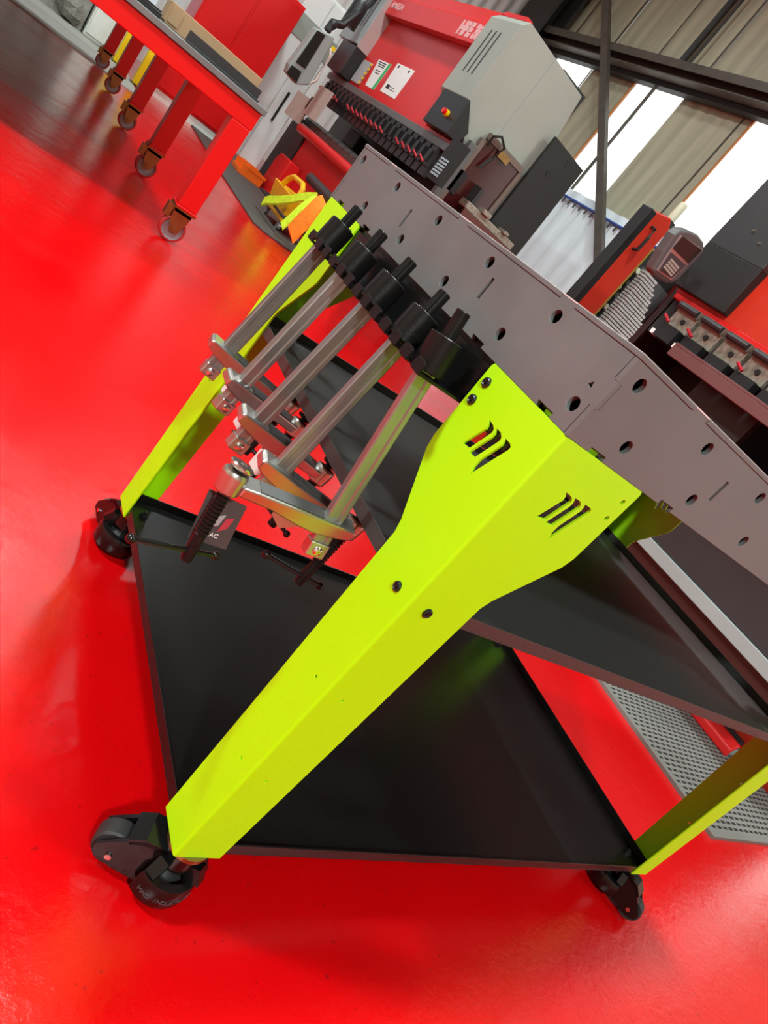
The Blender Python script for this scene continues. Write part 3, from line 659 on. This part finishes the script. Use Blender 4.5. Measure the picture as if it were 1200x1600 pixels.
# red cabinet and pale doors behind the bench
rc = thing('steel_cabinet', 'tall red sheet-steel cabinet on a pale plinth', 'cabinet', (1.67, 9.45, 0))
obj('carcass', B().box(1.2, 2.135, 9.2, 9.8, 0.10, 1.80), M['red_bench'], rc, 0.01)
obj('door', B().box(1.22, 1.655, 9.182, 9.1985, 0.13, 1.77), M['red_bench'], rc, 0.004)
obj('door', B().box(1.69, 2.125, 9.182, 9.1985, 0.13, 1.77), M['red_bench'], rc, 0.004)
obj('plinth', B().box(1.22, 2.115, 9.22, 9.78, 0, 0.0995), M['white_box'], rc)
wd = thing('control_cabinet', 'narrow pale grey control cabinet with a long dark handle', 'cabinet', (2.5, 9.9, 0))
obj('carcass', B().box(2.2, 2.80, 9.67, 10.2, 0.0, 2.15), M['sheet_white'], wd, 0.008)
obj('door', B().box(2.22, 2.50, 9.65, 9.669, 0.03, 2.12), M['sheet_white'], wd, 0.004)
obj('door', B().box(2.515, 2.78, 9.65, 9.669, 0.03, 2.12), M['sheet_white'], wd, 0.004)
obj('handle', B().box(2.60, 2.63, 9.632, 9.6495, 0.62, 1.02), M['dark'], wd, 0.006)
obj('grey_header', B().box(2.2, 2.80, 9.64, 9.6495, 1.55, 1.80), M['grey_case'], wd)

# ------------------------------------------------------------------ press brake with the notices
pb = thing('press_brake', 'large red press brake with grey end casings', 'press brake', (3.0, 7.0, 0))
obj('ram', B().box(2.60, 2.78, 5.99, 8.72, 1.462, 2.25).box(2.60, 2.655, 5.44, 5.99, 1.462, 1.495), M['red'], pb, 0.004)
obj('hood', B().prism([(2.50, 2.195), (2.50, 2.375), (2.545, 2.40), (2.555, 2.515), (2.60, 2.54), (2.95, 2.54), (2.95, 2.2505), (2.595, 2.2505), (2.595, 2.195)], lambda u, v, w: Vector((u, w, v)), 5.985, 8.66).box(2.58, 2.64, 5.6, 5.984, 2.512, 2.548), M['red'], pb, 0.003)
text('lettering', 'AMADA', 0.085, M['pinkwhite'], pb, (2.4995, 7.88, 2.292), (0, -1, 0), (0, 0, 1), 0.002, squeeze=1.1, bold=0.004)
text('lettering', 'HFE 3i', 0.155, M['pinkwhite'], pb, (2.4995, 6.17, 2.285), (0, -1, 0), (0, 0, 1), 0.002, squeeze=0.95, bold=0.012)
obj('ram_rail', B().box(2.575, 2.78, 5.40, 8.72, 1.395, 1.4615), M['pend'], pb, 0.006)
obj('beam_underside', B().box(2.66, 2.9, 5.40, 8.72, 1.20, 1.3945), M['void'], pb)
hold = B().box(-0.045, 0.05, -0.05, 0.05, 0.02, 0.19).box(-0.065, -0.0455, -0.03, 0.03, 0.05, 0.15).box(-0.02, 0.02, -0.055, 0.055, -0.06, 0.0195).mesh('punch_clamp')
lev = B().cyl((-0.07, -0.02, 0.03), (-0.11, 0.02, 0.06), 0.010, 8).mesh('lever')
for k in range(22):
    y = 8.48 - 0.14 * k
    if y < 5.5: break
    c = obj('punch_clamp', hold, M['void' if k % 2 else 'dark']); c.location = (2.61, y, 1.203); put(c, pb); c.matrix_parent_inverse = world_of(pb).inverted()
    if k % 10 not in (5, 6): 
        l_ = obj('lever', lev, M['pinklever']); l_.parent = c
obj('throat', B().box(3.02, 3.06, 5.3, 8.9, 0.85, 1.39), M['darkgrey'], pb)
obj('back_gauge', B().box(2.86, 2.99, 6.75, 7.2, 0.97, 1.18), M['void'], pb, 0.01)
obj('back_gauge', B().box(2.86, 2.99, 7.65, 8.0, 0.97, 1.14), M['dark'], pb, 0.01)
obj('frame', B().box(3.07, 3.4, 5.5, 8.9, 0.0, 2.5).box(2.68, 3.069, 5.62, 8.25, 0.0, 0.78), M['dark'], pb)
obj('bed', B().box(2.62, 2.679, 5.45, 8.28, 0.06, 0.74), M['red'], pb, 0.004)
obj('bolster', B().lathe([(0, 0), (0.055, 0), (0.055, 2.9), (0, 2.9)], Matrix.Translation((2.52, 8.3, 0.79)) @ Matrix.Rotation(PI / 2, 4, 'X'), 18).box(2.525, 2.68, 5.4, 8.3, 0.742, 0.835), M['red'], pb)
obj('die_bed', B().box(2.545, 2.85, 5.4, 8.62, 0.8355, 0.885), M['oily'], pb, 0.004)
die = B().prism([(-0.05, 0), (0.05, 0), (0.05, 0.03), (0.025, 0.06), (0.006, 0.06), (0, 0.05), (-0.006, 0.06), (-0.025, 0.06), (-0.05, 0.03)], lambda u, v, w: Vector((u, w, v)), 0, 0.19).mesh('die_block')
for k in range(15):
    d_ = obj('die_block', die, M['oily']); d_.location = (2.63, 8.35 - 0.2 * k, 0.8855); put(d_, pb); d_.matrix_parent_inverse = world_of(pb).inverted()
obj('side_cover', B().box(2.60, 3.0, 8.30, 8.95, 0.02, 0.80), M['dark'], pb, 0.01)
obj('cover_cap', B().box(2.55, 2.9, 8.32, 8.72, 0.8005, 0.8345), M['darkgrey'], pb)
ft = obj('foot', B().prism([(8.30, 0.0), (8.30, 0.38), (8.22, 0.46), (7.84, 0.46), (7.84, 0.0)], lambda u, v, w: Vector((w, u, v)), 2.46, 2.6195), M['red'], pb, 0.01)
obj('guard_panel', B().box(2.47, 2.485, 8.32, 8.95, 0.80, 1.09), M['beige'], pb, 0.003)
obj('guard_panel', B().box(2.44, 2.455, 7.86, 8.30, 0.93, 1.27), M['beige'], pb, 0.003)
obj('guard_bracket', B().box(2.456, 2.50, 8.22, 8.40, 0.98, 1.12), M['dark'], pb)
obj('roller_bumper', B().cyl((2.34, 6.80, 0.50), (2.34, 5.75, 0.50), 0.05, 16).box(2.36, 2.62, 6.1, 6.16, 0.44, 0.48), M['darkgrey'], pb)
# casing at the near end
cs = obj('end_casing', B().prism([(2.50, 1.80), (2.50, 2.44), (2.56, 2.50), (3.34, 2.47), (3.50, 1.60), (3.44, 0.95), (2.74, 1.50), (2.66, 1.62)], lambda u, v, w: Vector((u, w, v)), 5.46, 5.98), M['grey_case'], pb, 0.006)
for y in (5.66, 5.74, 5.82): obj('vent_slot', B().box(2.4975, 2.4999, y - 0.009, y + 0.009, 1.98, 2.34), M['darkgrey'], cs)
obj('casing_seam', B().box(2.92, 2.926, 5.4575, 5.4599, 1.40, 2.488), M['grey_front'], cs)
bxm = obj('control_box', B().prism([(2.50, 1.50), (2.50, 1.80), (2.66, 1.62), (2.64, 1.50)], lambda u, v, w: Vector((u, w, v)), 5.40, 5.90), M['dark'], pb, 0.005)
obj('stop_collar', B().cyl((2.4995, 5.58, 1.63), (2.475, 5.58, 1.63), 0.028, 14), M['yellow'], bxm)
obj('stop_button', B().cyl((2.4745, 5.58, 1.63), (2.445, 5.58, 1.63), 0.022, 14), mat('red_button', (0.7, 0.01, 0.01), 0.3), bxm)
# end guard under the casing
gd = obj('end_guard', B().box(2.80, 2.845, 5.40, 5.4595, 0.9, 1.68).box(2.8455, 3.30, 5.40, 5.4595, 1.70, 1.755).box(3.28, 3.33, 5.40, 5.4595, 0.9, 1.6995), mat('brown_guard_frame', (0.15, 0.115, 0.095), 0.45), pb, 0.004)
obj('guard_pane', B().box(2.8455, 3.2795, 5.42, 5.426, 0.9, 1.6995), M['pane'], gd)
obj('hinge_strip', B().box(2.72, 2.7985, 5.38, 5.44, 1.1, 1.60), M['pend'], gd, 0.004)
obj('cable', B().tube([(2.86, 5.39, 1.66), (2.84, 5.36, 1.74), (2.90, 5.35, 1.78), (2.99, 5.36, 1.74), (2.97, 5.38, 1.62), (2.93, 5.39, 1.5)], 0.012), M['void'], gd)
obj('copper_plate', B().box(3.0, 3.12, 5.385, 5.3995, 1.66, 1.72), M['brass'], gd)
obj('rear_panel', B().prism([(3.33, 2.10), (3.77, 2.09), (3.83, 0.02), (3.35, 0.02)], lambda u, v, w: Vector((u, w, v)), 5.36, 5.3995), M['dark'], pb, 0.003)
for x, z in ((3.50, 1.86), (3.60, 2.03)): obj('panel_hole', B().cyl((x, 5.3599, z), (x, 5.357, z), 0.03, 14), M['void'], pb)
obj('lower_ledge', B().box(2.95, 3.60, 5.22, 5.355, 1.18, 1.24).box(3.1, 3.2, 5.18, 5.30, 1.2405, 1.28).box(3.4, 3.46, 5.18, 5.30, 1.2405, 1.27), M['grubby'], pb, 0.006)
obj('ledge_front', B().box(2.95, 3.75, 5.20, 5.219, 0.6, 1.18), mat('brown_red_panel', (0.10, 0.03, 0.025), 0.4), pb)
chb = B()
for i in range(5):
    for j in range(6): chb.box(2.488, 2.499, 5.06 + 0.03 * i, 5.083 + 0.03 * i, 1.19 + 0.026 * j, 1.206 + 0.026 * j)
ck = obj('light_curtain', chb, M['chrome'], pb); ck['kind'] = 'stuff'
obj('light_curtain_body', B().box(2.5, 2.56, 5.02, 5.25, 1.15, 1.50), M['void'], pb)
# casing and box at the far end
cf = obj('far_casing', B().box(2.45, 2.9, 8.10, 8.75, 1.80, 2.60), M['grey_front'], pb, 0.006)
for y in (8.25, 8.35, 8.45): obj('vent_slot', B().box(2.4475, 2.4499, y - 0.012, y + 0.012, 1.98, 2.4), M['darkgrey'], cf)
for z in (1.86, 2.0, 2.14): obj('screw', B().cyl((2.49, 8.0999, z), (2.49, 8.094, z), 0.012, 8), M['chrome'], cf)
obj('side_strip', B().box(2.455, 2.5985, 8.076, 8.0985, 1.78, 2.58), mat('pinkish_grey_paint', (0.42, 0.33, 0.32), 0.35), pb)
obj('far_box', B().box(2.45, 2.5995, 8.08, 8.55, 1.47, 1.7795), M['dark'], pb, 0.006)
obj('sleeve', B().box(2.585, 2.599, 7.80, 8.06, 1.50, 1.74), M['plastic_sleeve'], pb)
for k in range(5): obj('yellow_clip', B().box(2.57, 2.5845, 7.77, 7.80, 1.51 + 0.05 * k, 1.53 + 0.05 * k), M['yellow'], pb)
# swivel control console hanging in front of the far end
pdm = obj('console', B().prism([(1.90, 1.18), (1.93, 1.60), (2.13, 1.66), (2.17, 1.16), (2.06, 1.08), (1.92, 1.10)], lambda u, v, w: Vector((u, w, v)), 7.80, 7.95), M['grey_front'], pb, 0.012)
obj('console_screen', B().prism([(1.935, 1.24), (1.945, 1.59), (2.035, 1.61), (2.045, 1.25)], lambda u, v, w: Vector((u, w, v)), 7.79, 7.7995), M['screen'], pdm)
obj('console_keys', B().prism([(1.915, 1.10), (1.915, 1.19), (2.03, 1.205), (2.045, 1.10)], lambda u, v, w: Vector((u, w, v)), 7.78, 7.7995), M['screen'], pdm)
obj('console_grip', B().tube([(2.165, 7.79, 1.18), (2.195, 7.77, 1.24), (2.175, 7.77, 1.50), (2.145, 7.79, 1.56)], 0.014), mat('pale_grip', (0.6, 0.5, 0.45), 0.35), pdm)
obj('console_stop', B().cyl((2.17, 7.80, 1.57), (2.17, 7.775, 1.57), 0.022, 12), M['yellow'], pdm)
obj('console_arm', B().tube([(2.05, 7.88, 1.66), (2.06, 7.9, 1.75), (2.16, 7.95, 1.80), (2.35, 8.2, 2.15), (2.45, 8.3, 2.7)], 0.04, 10).ball((2.07, 7.9, 1.74), 0.05), M['dark'], pb)
obj('warning_lamp', B().lathe([(0, 0), (0.085, 0.0), (0.085, 0.22), (0.06, 0.27), (0, 0.27)], Matrix.Translation((2.28, 8.15, 1.86)), 18), M['dark'], pb)

n1 = thing('notice', 'narrow white notice with a green edge on the red ram', 'notice', (2.6, 7.57, 1.66))
obj('sheet', B().hexa([(2.5965, 7.405, 1.528), (2.5995, 7.405, 1.528), (2.5995, 7.66, 1.53), (2.5965, 7.66, 1.53), (2.5965, 7.39, 1.814), (2.5995, 7.39, 1.814), (2.5995, 7.745, 1.806), (2.5965, 7.745, 1.806)]), M['white'], n1)
obj('green_band', B().hexa([(2.5955, 7.405, 1.528), (2.5963, 7.405, 1.528), (2.5963, 7.465, 1.529), (2.5955, 7.465, 1.529), (2.5955, 7.39, 1.814), (2.5963, 7.39, 1.814), (2.5963, 7.45, 1.812), (2.5955, 7.45, 1.812)]), M['green'], n1)
pl = B()
for z, a, b in ((1.785, 7.50, 7.70), (1.765, 7.50, 7.69), (1.745, 7.5, 7.66), (1.70, 7.52, 7.66), (1.675, 7.5, 7.64)): pl.box(2.5957, 2.5963, a, b, z, z + 0.009)
obj('printed_lines', pl, M['black_print'], n1)
n2 = thing('notice', 'wide white notice with scribbles beside the green-edged one', 'notice', (2.6, 7.05, 1.7))
obj('sheet', B().hexa([(2.5965, 6.85, 1.552), (2.5995, 6.85, 1.552), (2.5995, 7.255, 1.552), (2.5965, 7.255, 1.552), (2.5965, 6.835, 1.852), (2.5995, 6.835, 1.852), (2.5995, 7.28, 1.85), (2.5965, 7.28, 1.85)]), M['white'], n2)
pl = B().box(2.5957, 2.5963, 7.19, 7.225, 1.81, 1.835).box(2.5957, 2.5963, 6.92, 6.955, 1.81, 1.835).box(2.5957, 2.5963, 6.98, 7.18, 1.625, 1.631).box(2.5957, 2.5963, 7.12, 7.19, 1.60, 1.64).box(2.5957, 2.5963, 6.95, 7.15, 1.603, 1.609)
obj('printed_lines', pl, M['black_print'], n2)

# things on the floor before it
mt = tag(obj('floor_mat', B().prism([(1.68, 7.3), (1.66, 5.55), (1.75, 5.45), (2.43, 5.45), (2.43, 10.2), (1.78, 10.2)], lambda u, v, w: Vector((u, v, w)), 0.0, 0.014), M['rubber_mat'], None, 0.005), 'long dark rubber mat before the press with the notices', 'mat')
ob = thing('parts_bin', 'open-fronted orange plastic bin at the mat edge', 'bin', (2.26, 8.1, 0.014))
obj('body', B().box(2.10, 2.12, 8.02, 8.36, 0.014, 0.06).box(2.12, 2.40, 8.02, 8.035, 0.014, 0.135).box(2.12, 2.40, 8.345, 8.36, 0.014, 0.135).box(2.385, 2.40, 8.035, 8.345, 0.014, 0.135).box(2.12, 2.385, 8.035, 8.345, 0.014, 0.022), M['orange'], ob, 0.003)
obj('rim', B().box(2.18, 2.41, 8.01, 8.0195, 0.11, 0.14).box(2.18, 2.41, 8.3605, 8.37, 0.11, 0.14), M['orange'], ob)
mb = thing('mop_bucket', 'yellow mop bucket on castors with wire frame', 'bucket', (2.1, 6.2, 0.014))
bk = B()
def taper(b, x0, x1, y0, y1, z0, z1, e, t=0.012):
    lo_ = [(x0 + e, y0 + e), (x1 - e, y0 + e), (x1 - e, y1 - e), (x0 + e, y1 - e)]; hi = [(x0, y0), (x1, y0), (x1, y1), (x0, y1)]
    li = [(x0 + e + t, y0 + e + t), (x1 - e - t, y0 + e + t), (x1 - e - t, y1 - e - t), (x0 + e + t, y1 - e - t)]; hi_i = [(x0 + t, y0 + t), (x1 - t, y0 + t), (x1 - t, y1 - t), (x0 + t, y1 - t)]
    vs = [(x, y, z0) for x, y in lo_] + [(x, y, z1) for x, y in hi] + [(x, y, z0 + t) for x, y in li] + [(x, y, z1) for x, y in hi_i]
    fs = [(3, 2, 1, 0), (8, 9, 10, 11)]
    for k in range(4):
        j = (k + 1) % 4; fs += [(k, j, 4 + j, 4 + k), (8 + j, 8 + k, 12 + k, 12 + j), (4 + k, 4 + j, 12 + j, 12 + k)]
    return b.add(vs, fs)
taper(bk, 1.95, 2.27, 5.90, 6.50, 0.09, 0.325, 0.045)
obj('body', bk, M['yellow_plastic'], mb, 0.008)
hd = B().tube([(2.00, 6.40, 0.315), (2.005, 6.36, 0.40), (2.01, 6.28, 0.445), (2.01, 6.02, 0.455), (2.005, 5.94, 0.42), (2.00, 5.92, 0.315)], 0.024, 10)
obj('handle', hd, M['yellow_plastic'], mb)
obj('wire_frame', B().tube([(1.89, 6.45, 0.17), (1.89, 5.55, 0.17)], 0.012).tube([(1.89, 6.45, 0.17), (2.3, 6.47, 0.17)], 0.012).tube([(1.89, 5.72, 0.17), (2.28, 5.72, 0.17)], 0.012), M['void'], mb)
for x, y in ((2.02, 6.42), (2.02, 5.98), (2.22, 6.42), (2.22, 5.98)):
    w_ = obj('castor', B().cyl((x - 0.014, y, 0.046), (x + 0.014, y, 0.046), 0.032, 14).box(x - 0.02, x + 0.02, y - 0.012, y + 0.012, 0.06, 0.092), M['wheel_hub'], mb)
hv = thing('hi_vis_vest', 'crumpled yellow and orange hi-vis vest slung over the mop bucket', 'vest', (1.95, 5.5, 0.2))
def strap(pts, wv, th=0.012):
    b = B(); n = len(pts); vs = []; fs = []
    for p in pts:
        p = Vector(p); vs += [p - Vector(wv), p + Vector(wv), p + Vector(wv) + Vector((-th, 0, th)), p - Vector(wv) + Vector((-th, 0, th))]
    for k in range(n - 1):
        for j in range(4): fs.append((4 * k + j, 4 * k + (j + 1) % 4, 4 * k + 4 + (j + 1) % 4, 4 * k + 4 + j))
    fs += [(3, 2, 1, 0), (4 * n - 4, 4 * n - 3, 4 * n - 2, 4 * n - 1)]
    return b.add(vs, fs, True)
obj('strap', strap([(1.960, 5.50, 0.46), (1.930, 5.62, 0.40), (1.895, 5.76, 0.30), (1.875, 5.92, 0.22), (1.845, 6.05, 0.155), (1.840, 6.10, 0.12)], (0, 0.012, 0.034)), M['hivis'], hv)
obj('strap', strap([(1.960, 5.48, 0.465), (1.920, 5.47, 0.38), (1.890, 5.46, 0.30), (1.865, 5.45, 0.20), (1.840, 5.44, 0.12)], (0, 0.052, 0.010)), M['hivis'], hv)
obj('front_panel', strap([(1.990, 5.32, 0.47), (1.950, 5.31, 0.43), (1.920, 5.28, 0.33), (1.890, 5.26, 0.22), (1.870, 5.25, 0.12)], (0, 0.11, 0.02), 0.03), M['hivis_orange'], hv)
# ------------------------------------------------------------------ white sheet hung on the wall
ws = thing('sheet_curtain', 'white plastic sheet hung from a blue rail on the wall', 'curtain', (5.8, 6.8, 0.2))
n = 48; vs = []; fs = []
for k in range(n + 1):
    y = 5.3 + (8.22 - 5.3) * k / n; x = 5.81 + 0.016 * math.sin(k * 1.15) + 0.008 * math.sin(k * 0.43)
    vs += [(x, y, 0.2), (x, y, 2.44), (x + 0.004, y, 2.44), (x + 0.004, y, 0.2)]
for k in range(n):
    a = 4 * k; fs += [(a, a + 1, a + 5, a + 4), (a + 3, a + 7, a + 6, a + 2), (a + 1, a + 2, a + 6, a + 5)]
obj('sheet', B().add(vs, fs, True), M['curtain'], ws)
obj('rail', B().cyl((5.775, 8.22, 2.32), (5.775, 5.3, 2.32), 0.017, 10), M['blue'], ws)
hk = B().box(-0.006, 0.006, -0.012, 0.012, -0.075, 0.01).mesh('hook')
for k in range(22):
    h_ = obj('hook', hk, M['pend_dark']); h_.location = (5.76, 8.13 - 0.13 * k, 2.31); put(h_, ws); h_.matrix_parent_inverse = world_of(ws).inverted()
obj('back_strip', B().box(5.84, 5.86, 5.3, 8.22, 0.2, 2.43), M['sheet_white'], ws)

# ------------------------------------------------------------------ tool cabinet and second press
tcab = thing('tool_cabinet', 'open red tool cabinet with black edge and rack of chrome tool segments', 'cabinet', (3.0, 3.2, 0))
obj('edge_panel', B().box(2.570, 2.622, 2.99, 3.08, 0, 1.725), M['dark'], tcab, 0.004)
obj('red_panel', B().prism([(2.6225, 0), (2.6225, 1.733), (2.735, 1.768), (2.782, 1.72), (2.782, 1.58), (2.778, 0)], lambda u, v, w: Vector((u, w, v)), 2.99, 3.10), M['orange_red'], tcab, 0.006)
obj('ochre_strip', B().box(2.7825, 2.796, 2.995, 3.09, 0.3, 1.60), M['ochre'], tcab)
obj('handle', B().tube([(2.66, 2.989, 1.66), (2.66, 2.955, 1.655), (2.66, 2.95, 1.60), (2.66, 2.955, 1.515), (2.66, 2.989, 1.51)], 0.010), M['void'], tcab)
obj('interior', B().box(2.80, 3.45, 3.15, 3.18, 0, 1.62).box(2.7965, 2.80, 3.11, 3.15, 0, 1.60), M['void'], tcab)
obj('side_panel', B().box(3.30, 3.45, 3.0, 3.1495, 0, 1.60), mat('dark_red_panel', (0.12, 0.006, 0.006), 0.4), tcab)
obj('shelf', B().box(2.80, 3.30, 3.02, 3.1495, 1.02, 1.04), M['dark'], tcab)
for k in range(11):
    z = 1.05 + 0.045 * k; x = 2.85 + 0.03 * (k % 2)
    obj('tool_holder', B().cyl((x, 3.12, z), (x, 3.06, z + 0.01), 0.018, 8).box(x - 0.02, x + 0.02, 3.12, 3.149, z - 0.012, z + 0.02), M['oily' if k % 3 else 'clear'], tcab)
seg = B()
for i in range(13):
    top_n = 22 - max(0, i - 4) * 2 + (1 if i > 5 else 0); bot = 0 if i < 9 else (i - 8) * 2
    for j in range(bot, top_n):
        x = 2.915 + 0.0255 * i; z = 1.05 + 0.0205 * j
        seg.box(x, x + 0.020 - (0.004 if i == 5 else 0), 3.02 + 0.001 * (j % 3), 3.08, z, z + 0.0145)
sg_ = obj('chrome_segments', seg, M['bright_tool'], tcab); sg_['kind'] = 'stuff'
obj('segment_back', B().box(2.91, 3.25, 3.085, 3.12, 1.04, 1.51), M['pend_dark'], tcab)
vz = obj('beacon', B().lathe([(0, 0), (0.026, 0), (0.026, 0.10), (0.022, 0.115), (0, 0.115)], Matrix.Translation((2.79, 3.05, 1.772)), 16), M['clear'], tcab)
obj('beacon_base', B().box(2.755, 2.82, 3.02, 3.085, 1.735, 1.7715), M['darkgrey'], tcab)

p2 = thing('press_brake', 'second press brake, orange-red with black box and grubby tool clamps', 'press brake', (3.1, 1.35, 0))
obj('ram', B().box(2.50, 2.72, 0.36, 2.36, 1.405, 2.35), M['orange_red'], p2, 0.004)
obj('ram_edge', B().box(2.49, 2.72, 0.36, 2.34, 1.375, 1.4045), M['red'], p2, 0.002)
obj('guard_box', B().prism([(2.44, 1.666), (2.455, 2.25), (2.4995, 2.25), (2.4995, 1.666)], lambda u, v, w: Vector((u, w, v)), 1.996, 2.37), M['darkgrey'], p2, 0.003)
obj('guard_box_shade', B().prism([(2.452, 1.425), (2.44, 1.6655), (2.4995, 1.6655), (2.4995, 1.425)], lambda u, v, w: Vector((u, w, v)), 1.996, 2.37), M['void'], p2, 0.003)  # lower half in a blacker material, painting in its shade
for y, z in ((2.2, 1.80), (2.12, 1.76)): obj('screw', B().cyl((2.446, y, z), (2.438, y, z), 0.008, 8), M['chrome'], p2)
obj('beam_underside', B().box(2.52, 2.72, 0.36, 2.34, 1.18, 1.3745), M['void'], p2)
cl_top = B().box(-0.05, 0.02, -0.068, 0.068, 0.135, 0.175).box(-0.035, 0.02, -0.072, 0.072, 0.05, 0.1345).mesh('tool_clamp')
cl_bar = B().cyl((-0.055, -0.066, 0.155), (-0.055, 0.066, 0.155), 0.018, 10).mesh('clamp_bar')
cl_low = B().box(-0.075, -0.02, -0.066, 0.055, -0.03, 0.049).mesh('clamp_jaw')
cl_bolt = B().cyl((-0.036, -0.01, 0.093), (-0.044, -0.01, 0.093), 0.014, 8).mesh('clamp_bolt'); cl_pin = B().cyl((-0.085, 0.02, 0.055), (-0.085, 0.068, 0.075), 0.008, 8).mesh('lever')
cl_white = B().box(-0.07, -0.03, 0.06, 0.084, -0.03, -0.005).mesh('spacer')
for k in range(10):
    y = 2.13 - 0.171 * k
    c = obj('tool_clamp', cl_top, M['grubby']); c.location = (2.47, y, 1.195); c.parent = p2; c.matrix_parent_inverse = world_of(p2).inverted()
    for nm, me_, mm in (('clamp_bar', cl_bar, 'darkgrey'), ('clamp_jaw', cl_low, 'dark'), ('clamp_bolt', cl_bolt, 'void'), ('spacer', cl_white, 'white')) + ((('lever', cl_pin, 'pinklever'),) if k in (0, 1, 3) else ()):
        q = obj(nm, me_, M[mm]); q.parent = c
obj('tool_rail', B().box(2.36, 2.385, 0.36, 2.0, 1.125, 1.180).box(2.36, 2.48, 0.36, 2.0, 1.1805, 1.1935), mat('pinkish_steel', (0.20, 0.085, 0.085), 0.35, metal=0.4), p2, 0.002)
obj('throat', B().box(2.9, 2.95, 0.4, 2.36, 0.85, 1.40), M['void'], p2)
obj('end_plate', B().box(2.54, 3.4, 2.371, 2.41, 0.0, 2.3), mat('dark_red_end', (0.02, 0.003, 0.003), 0.4), p2, 0.004)
obj('throat_panel', B().box(2.52, 2.56, 1.485, 1.86, 0.9, 1.15), M['darkgrey'], p2)
obj('frame', B().box(3.061, 3.8, 0.40, 2.36, 0, 2.3).box(2.60, 3.06, 0.42, 2.30, 0.395, 0.845), M['dark'], p2, 0.01)
obj('bed_panel', B().box(2.55, 2.599, 0.40, 2.30, 0.455, 0.88), M['darkgrey'], p2, 0.004)
obj('bed_ledge', B().box(2.53, 2.599, 0.40, 2.30, 0.395, 0.454), M['grey_front'], p2, 0.003)
obj('base', B().box(3.02, 3.06, 0.42, 2.30, 0.0, 0.394), M['orange_red'], p2, 0.004)
obj('base_recess', B().box(2.575, 2.599, 0.42, 2.30, 0.28, 0.394), mat('dark_red_brown_panel', (0.05, 0.012, 0.010), 0.4), p2)
for k, y in enumerate((1.40, 1.28, 1.16, 1.04, 0.92, 0.8)):
    obj('die_block', B().box(2.56, 2.66, y - 0.055, y + 0.05, 0.881, 0.94 + 0.03 * (k % 2)).box(2.55, 2.5595, y - 0.02, y + 0.015, 0.9, 0.93), M['chrome'] if k > 1 else M['oily'], p2, 0.004)
# hand-shaped control pendant held out in front of the black box
sh = [(2.081, 1.551), (2.127, 1.579), (2.189, 1.598), (2.252, 1.598), (2.284, 1.581), (2.294, 1.545), (2.291, 1.412), (2.274, 1.381), (2.241, 1.36), (2.149, 1.344), (2.117, 1.352), (2.089, 1.437), (2.070, 1.519)]
vf = lambda u, v, w: Vector((u, w, v))
pn = obj('pendant', B().prism(sh, vf, 2.20, 2.26), M['pend'], p2, 0.010)
obj('pendant_bezel', B().prism([(2.095, 1.538), (2.272, 1.576), (2.250, 1.387), (2.133, 1.366)], vf, 2.1955, 2.1995), mat('silver_bezel', (0.5, 0.48, 0.48), 0.3, metal=0.6), pn)
obj('pendant_screen', B().prism([(2.109, 1.541), (2.264, 1.570), (2.256, 1.489), (2.112, 1.478)], vf, 2.191, 2.195), M['screen'], pn)
obj('pendant_keys', B().prism([(2.121, 1.462), (2.252, 1.476), (2.240, 1.394), (2.142, 1.374)], vf, 2.191, 2.195), M['pend_dark'], pn)
kb = B()
for i in range(6):
    for j in range(4): kb.box(2.148 + 0.0135 * i, 2.158 + 0.0135 * i, 2.187, 2.1909, 1.395 + 0.0140 * j, 1.405 + 0.0140 * j)
obj('keypad', kb, mat('pale_keys', (0.42, 0.36, 0.32), 0.5), pn)
obj('pendant_arm', B().tube([(2.20, 2.26, 1.50), (2.26, 2.34, 1.51), (2.40, 2.39, 1.52), (2.56, 2.39, 1.55)], 0.02, 10), M['dark'], p2)

hm = tag(obj('floor_mat', B().prism([(2.03, 0.19), (3.0, 0.19), (3.0, 2.25), (2.03, 2.25)], lambda u, v, w: Vector((u, v, w)), 0.0, 0.012), M['mat_holes']), 'grey perforated rubber mat beneath the lime leg', 'mat')
obj('mat_border', B().box(2.028, 2.056, 0.188, 2.25, 0.0, 0.0135).box(2.056, 3.0, 0.188, 0.215, 0.0, 0.0135), mat('plain_grey_rubber', (0.15, 0.145, 0.13), 0.7), hm)
fp = thing('foot_pedal', 'red and grey foot pedal on the perforated mat', 'pedal', (2.92, 0.75, 0.0125))
obj('guard', B().prism([(2.80, 0.013), (2.80, 0.05), (2.83, 0.085), (2.855, 0.085), (2.825, 0.045), (2.825, 0.013)], lambda u, v, w: Vector((u, w, v)), 0.60, 0.92), M['red'], fp, 0.006)
obj('housing', B().box(2.8255, 2.98, 0.62, 0.90, 0.013, 0.045), M['grey_front'], fp, 0.004)
obj('treadle', B().hexa([(2.86, 0.64, 0.047), (2.97, 0.64, 0.047), (2.97, 0.88, 0.047), (2.86, 0.88, 0.047), (2.86, 0.64, 0.055), (2.97, 0.64, 0.085), (2.97, 0.88, 0.085), (2.86, 0.88, 0.055)]), M['rubber'], fp, 0.003)
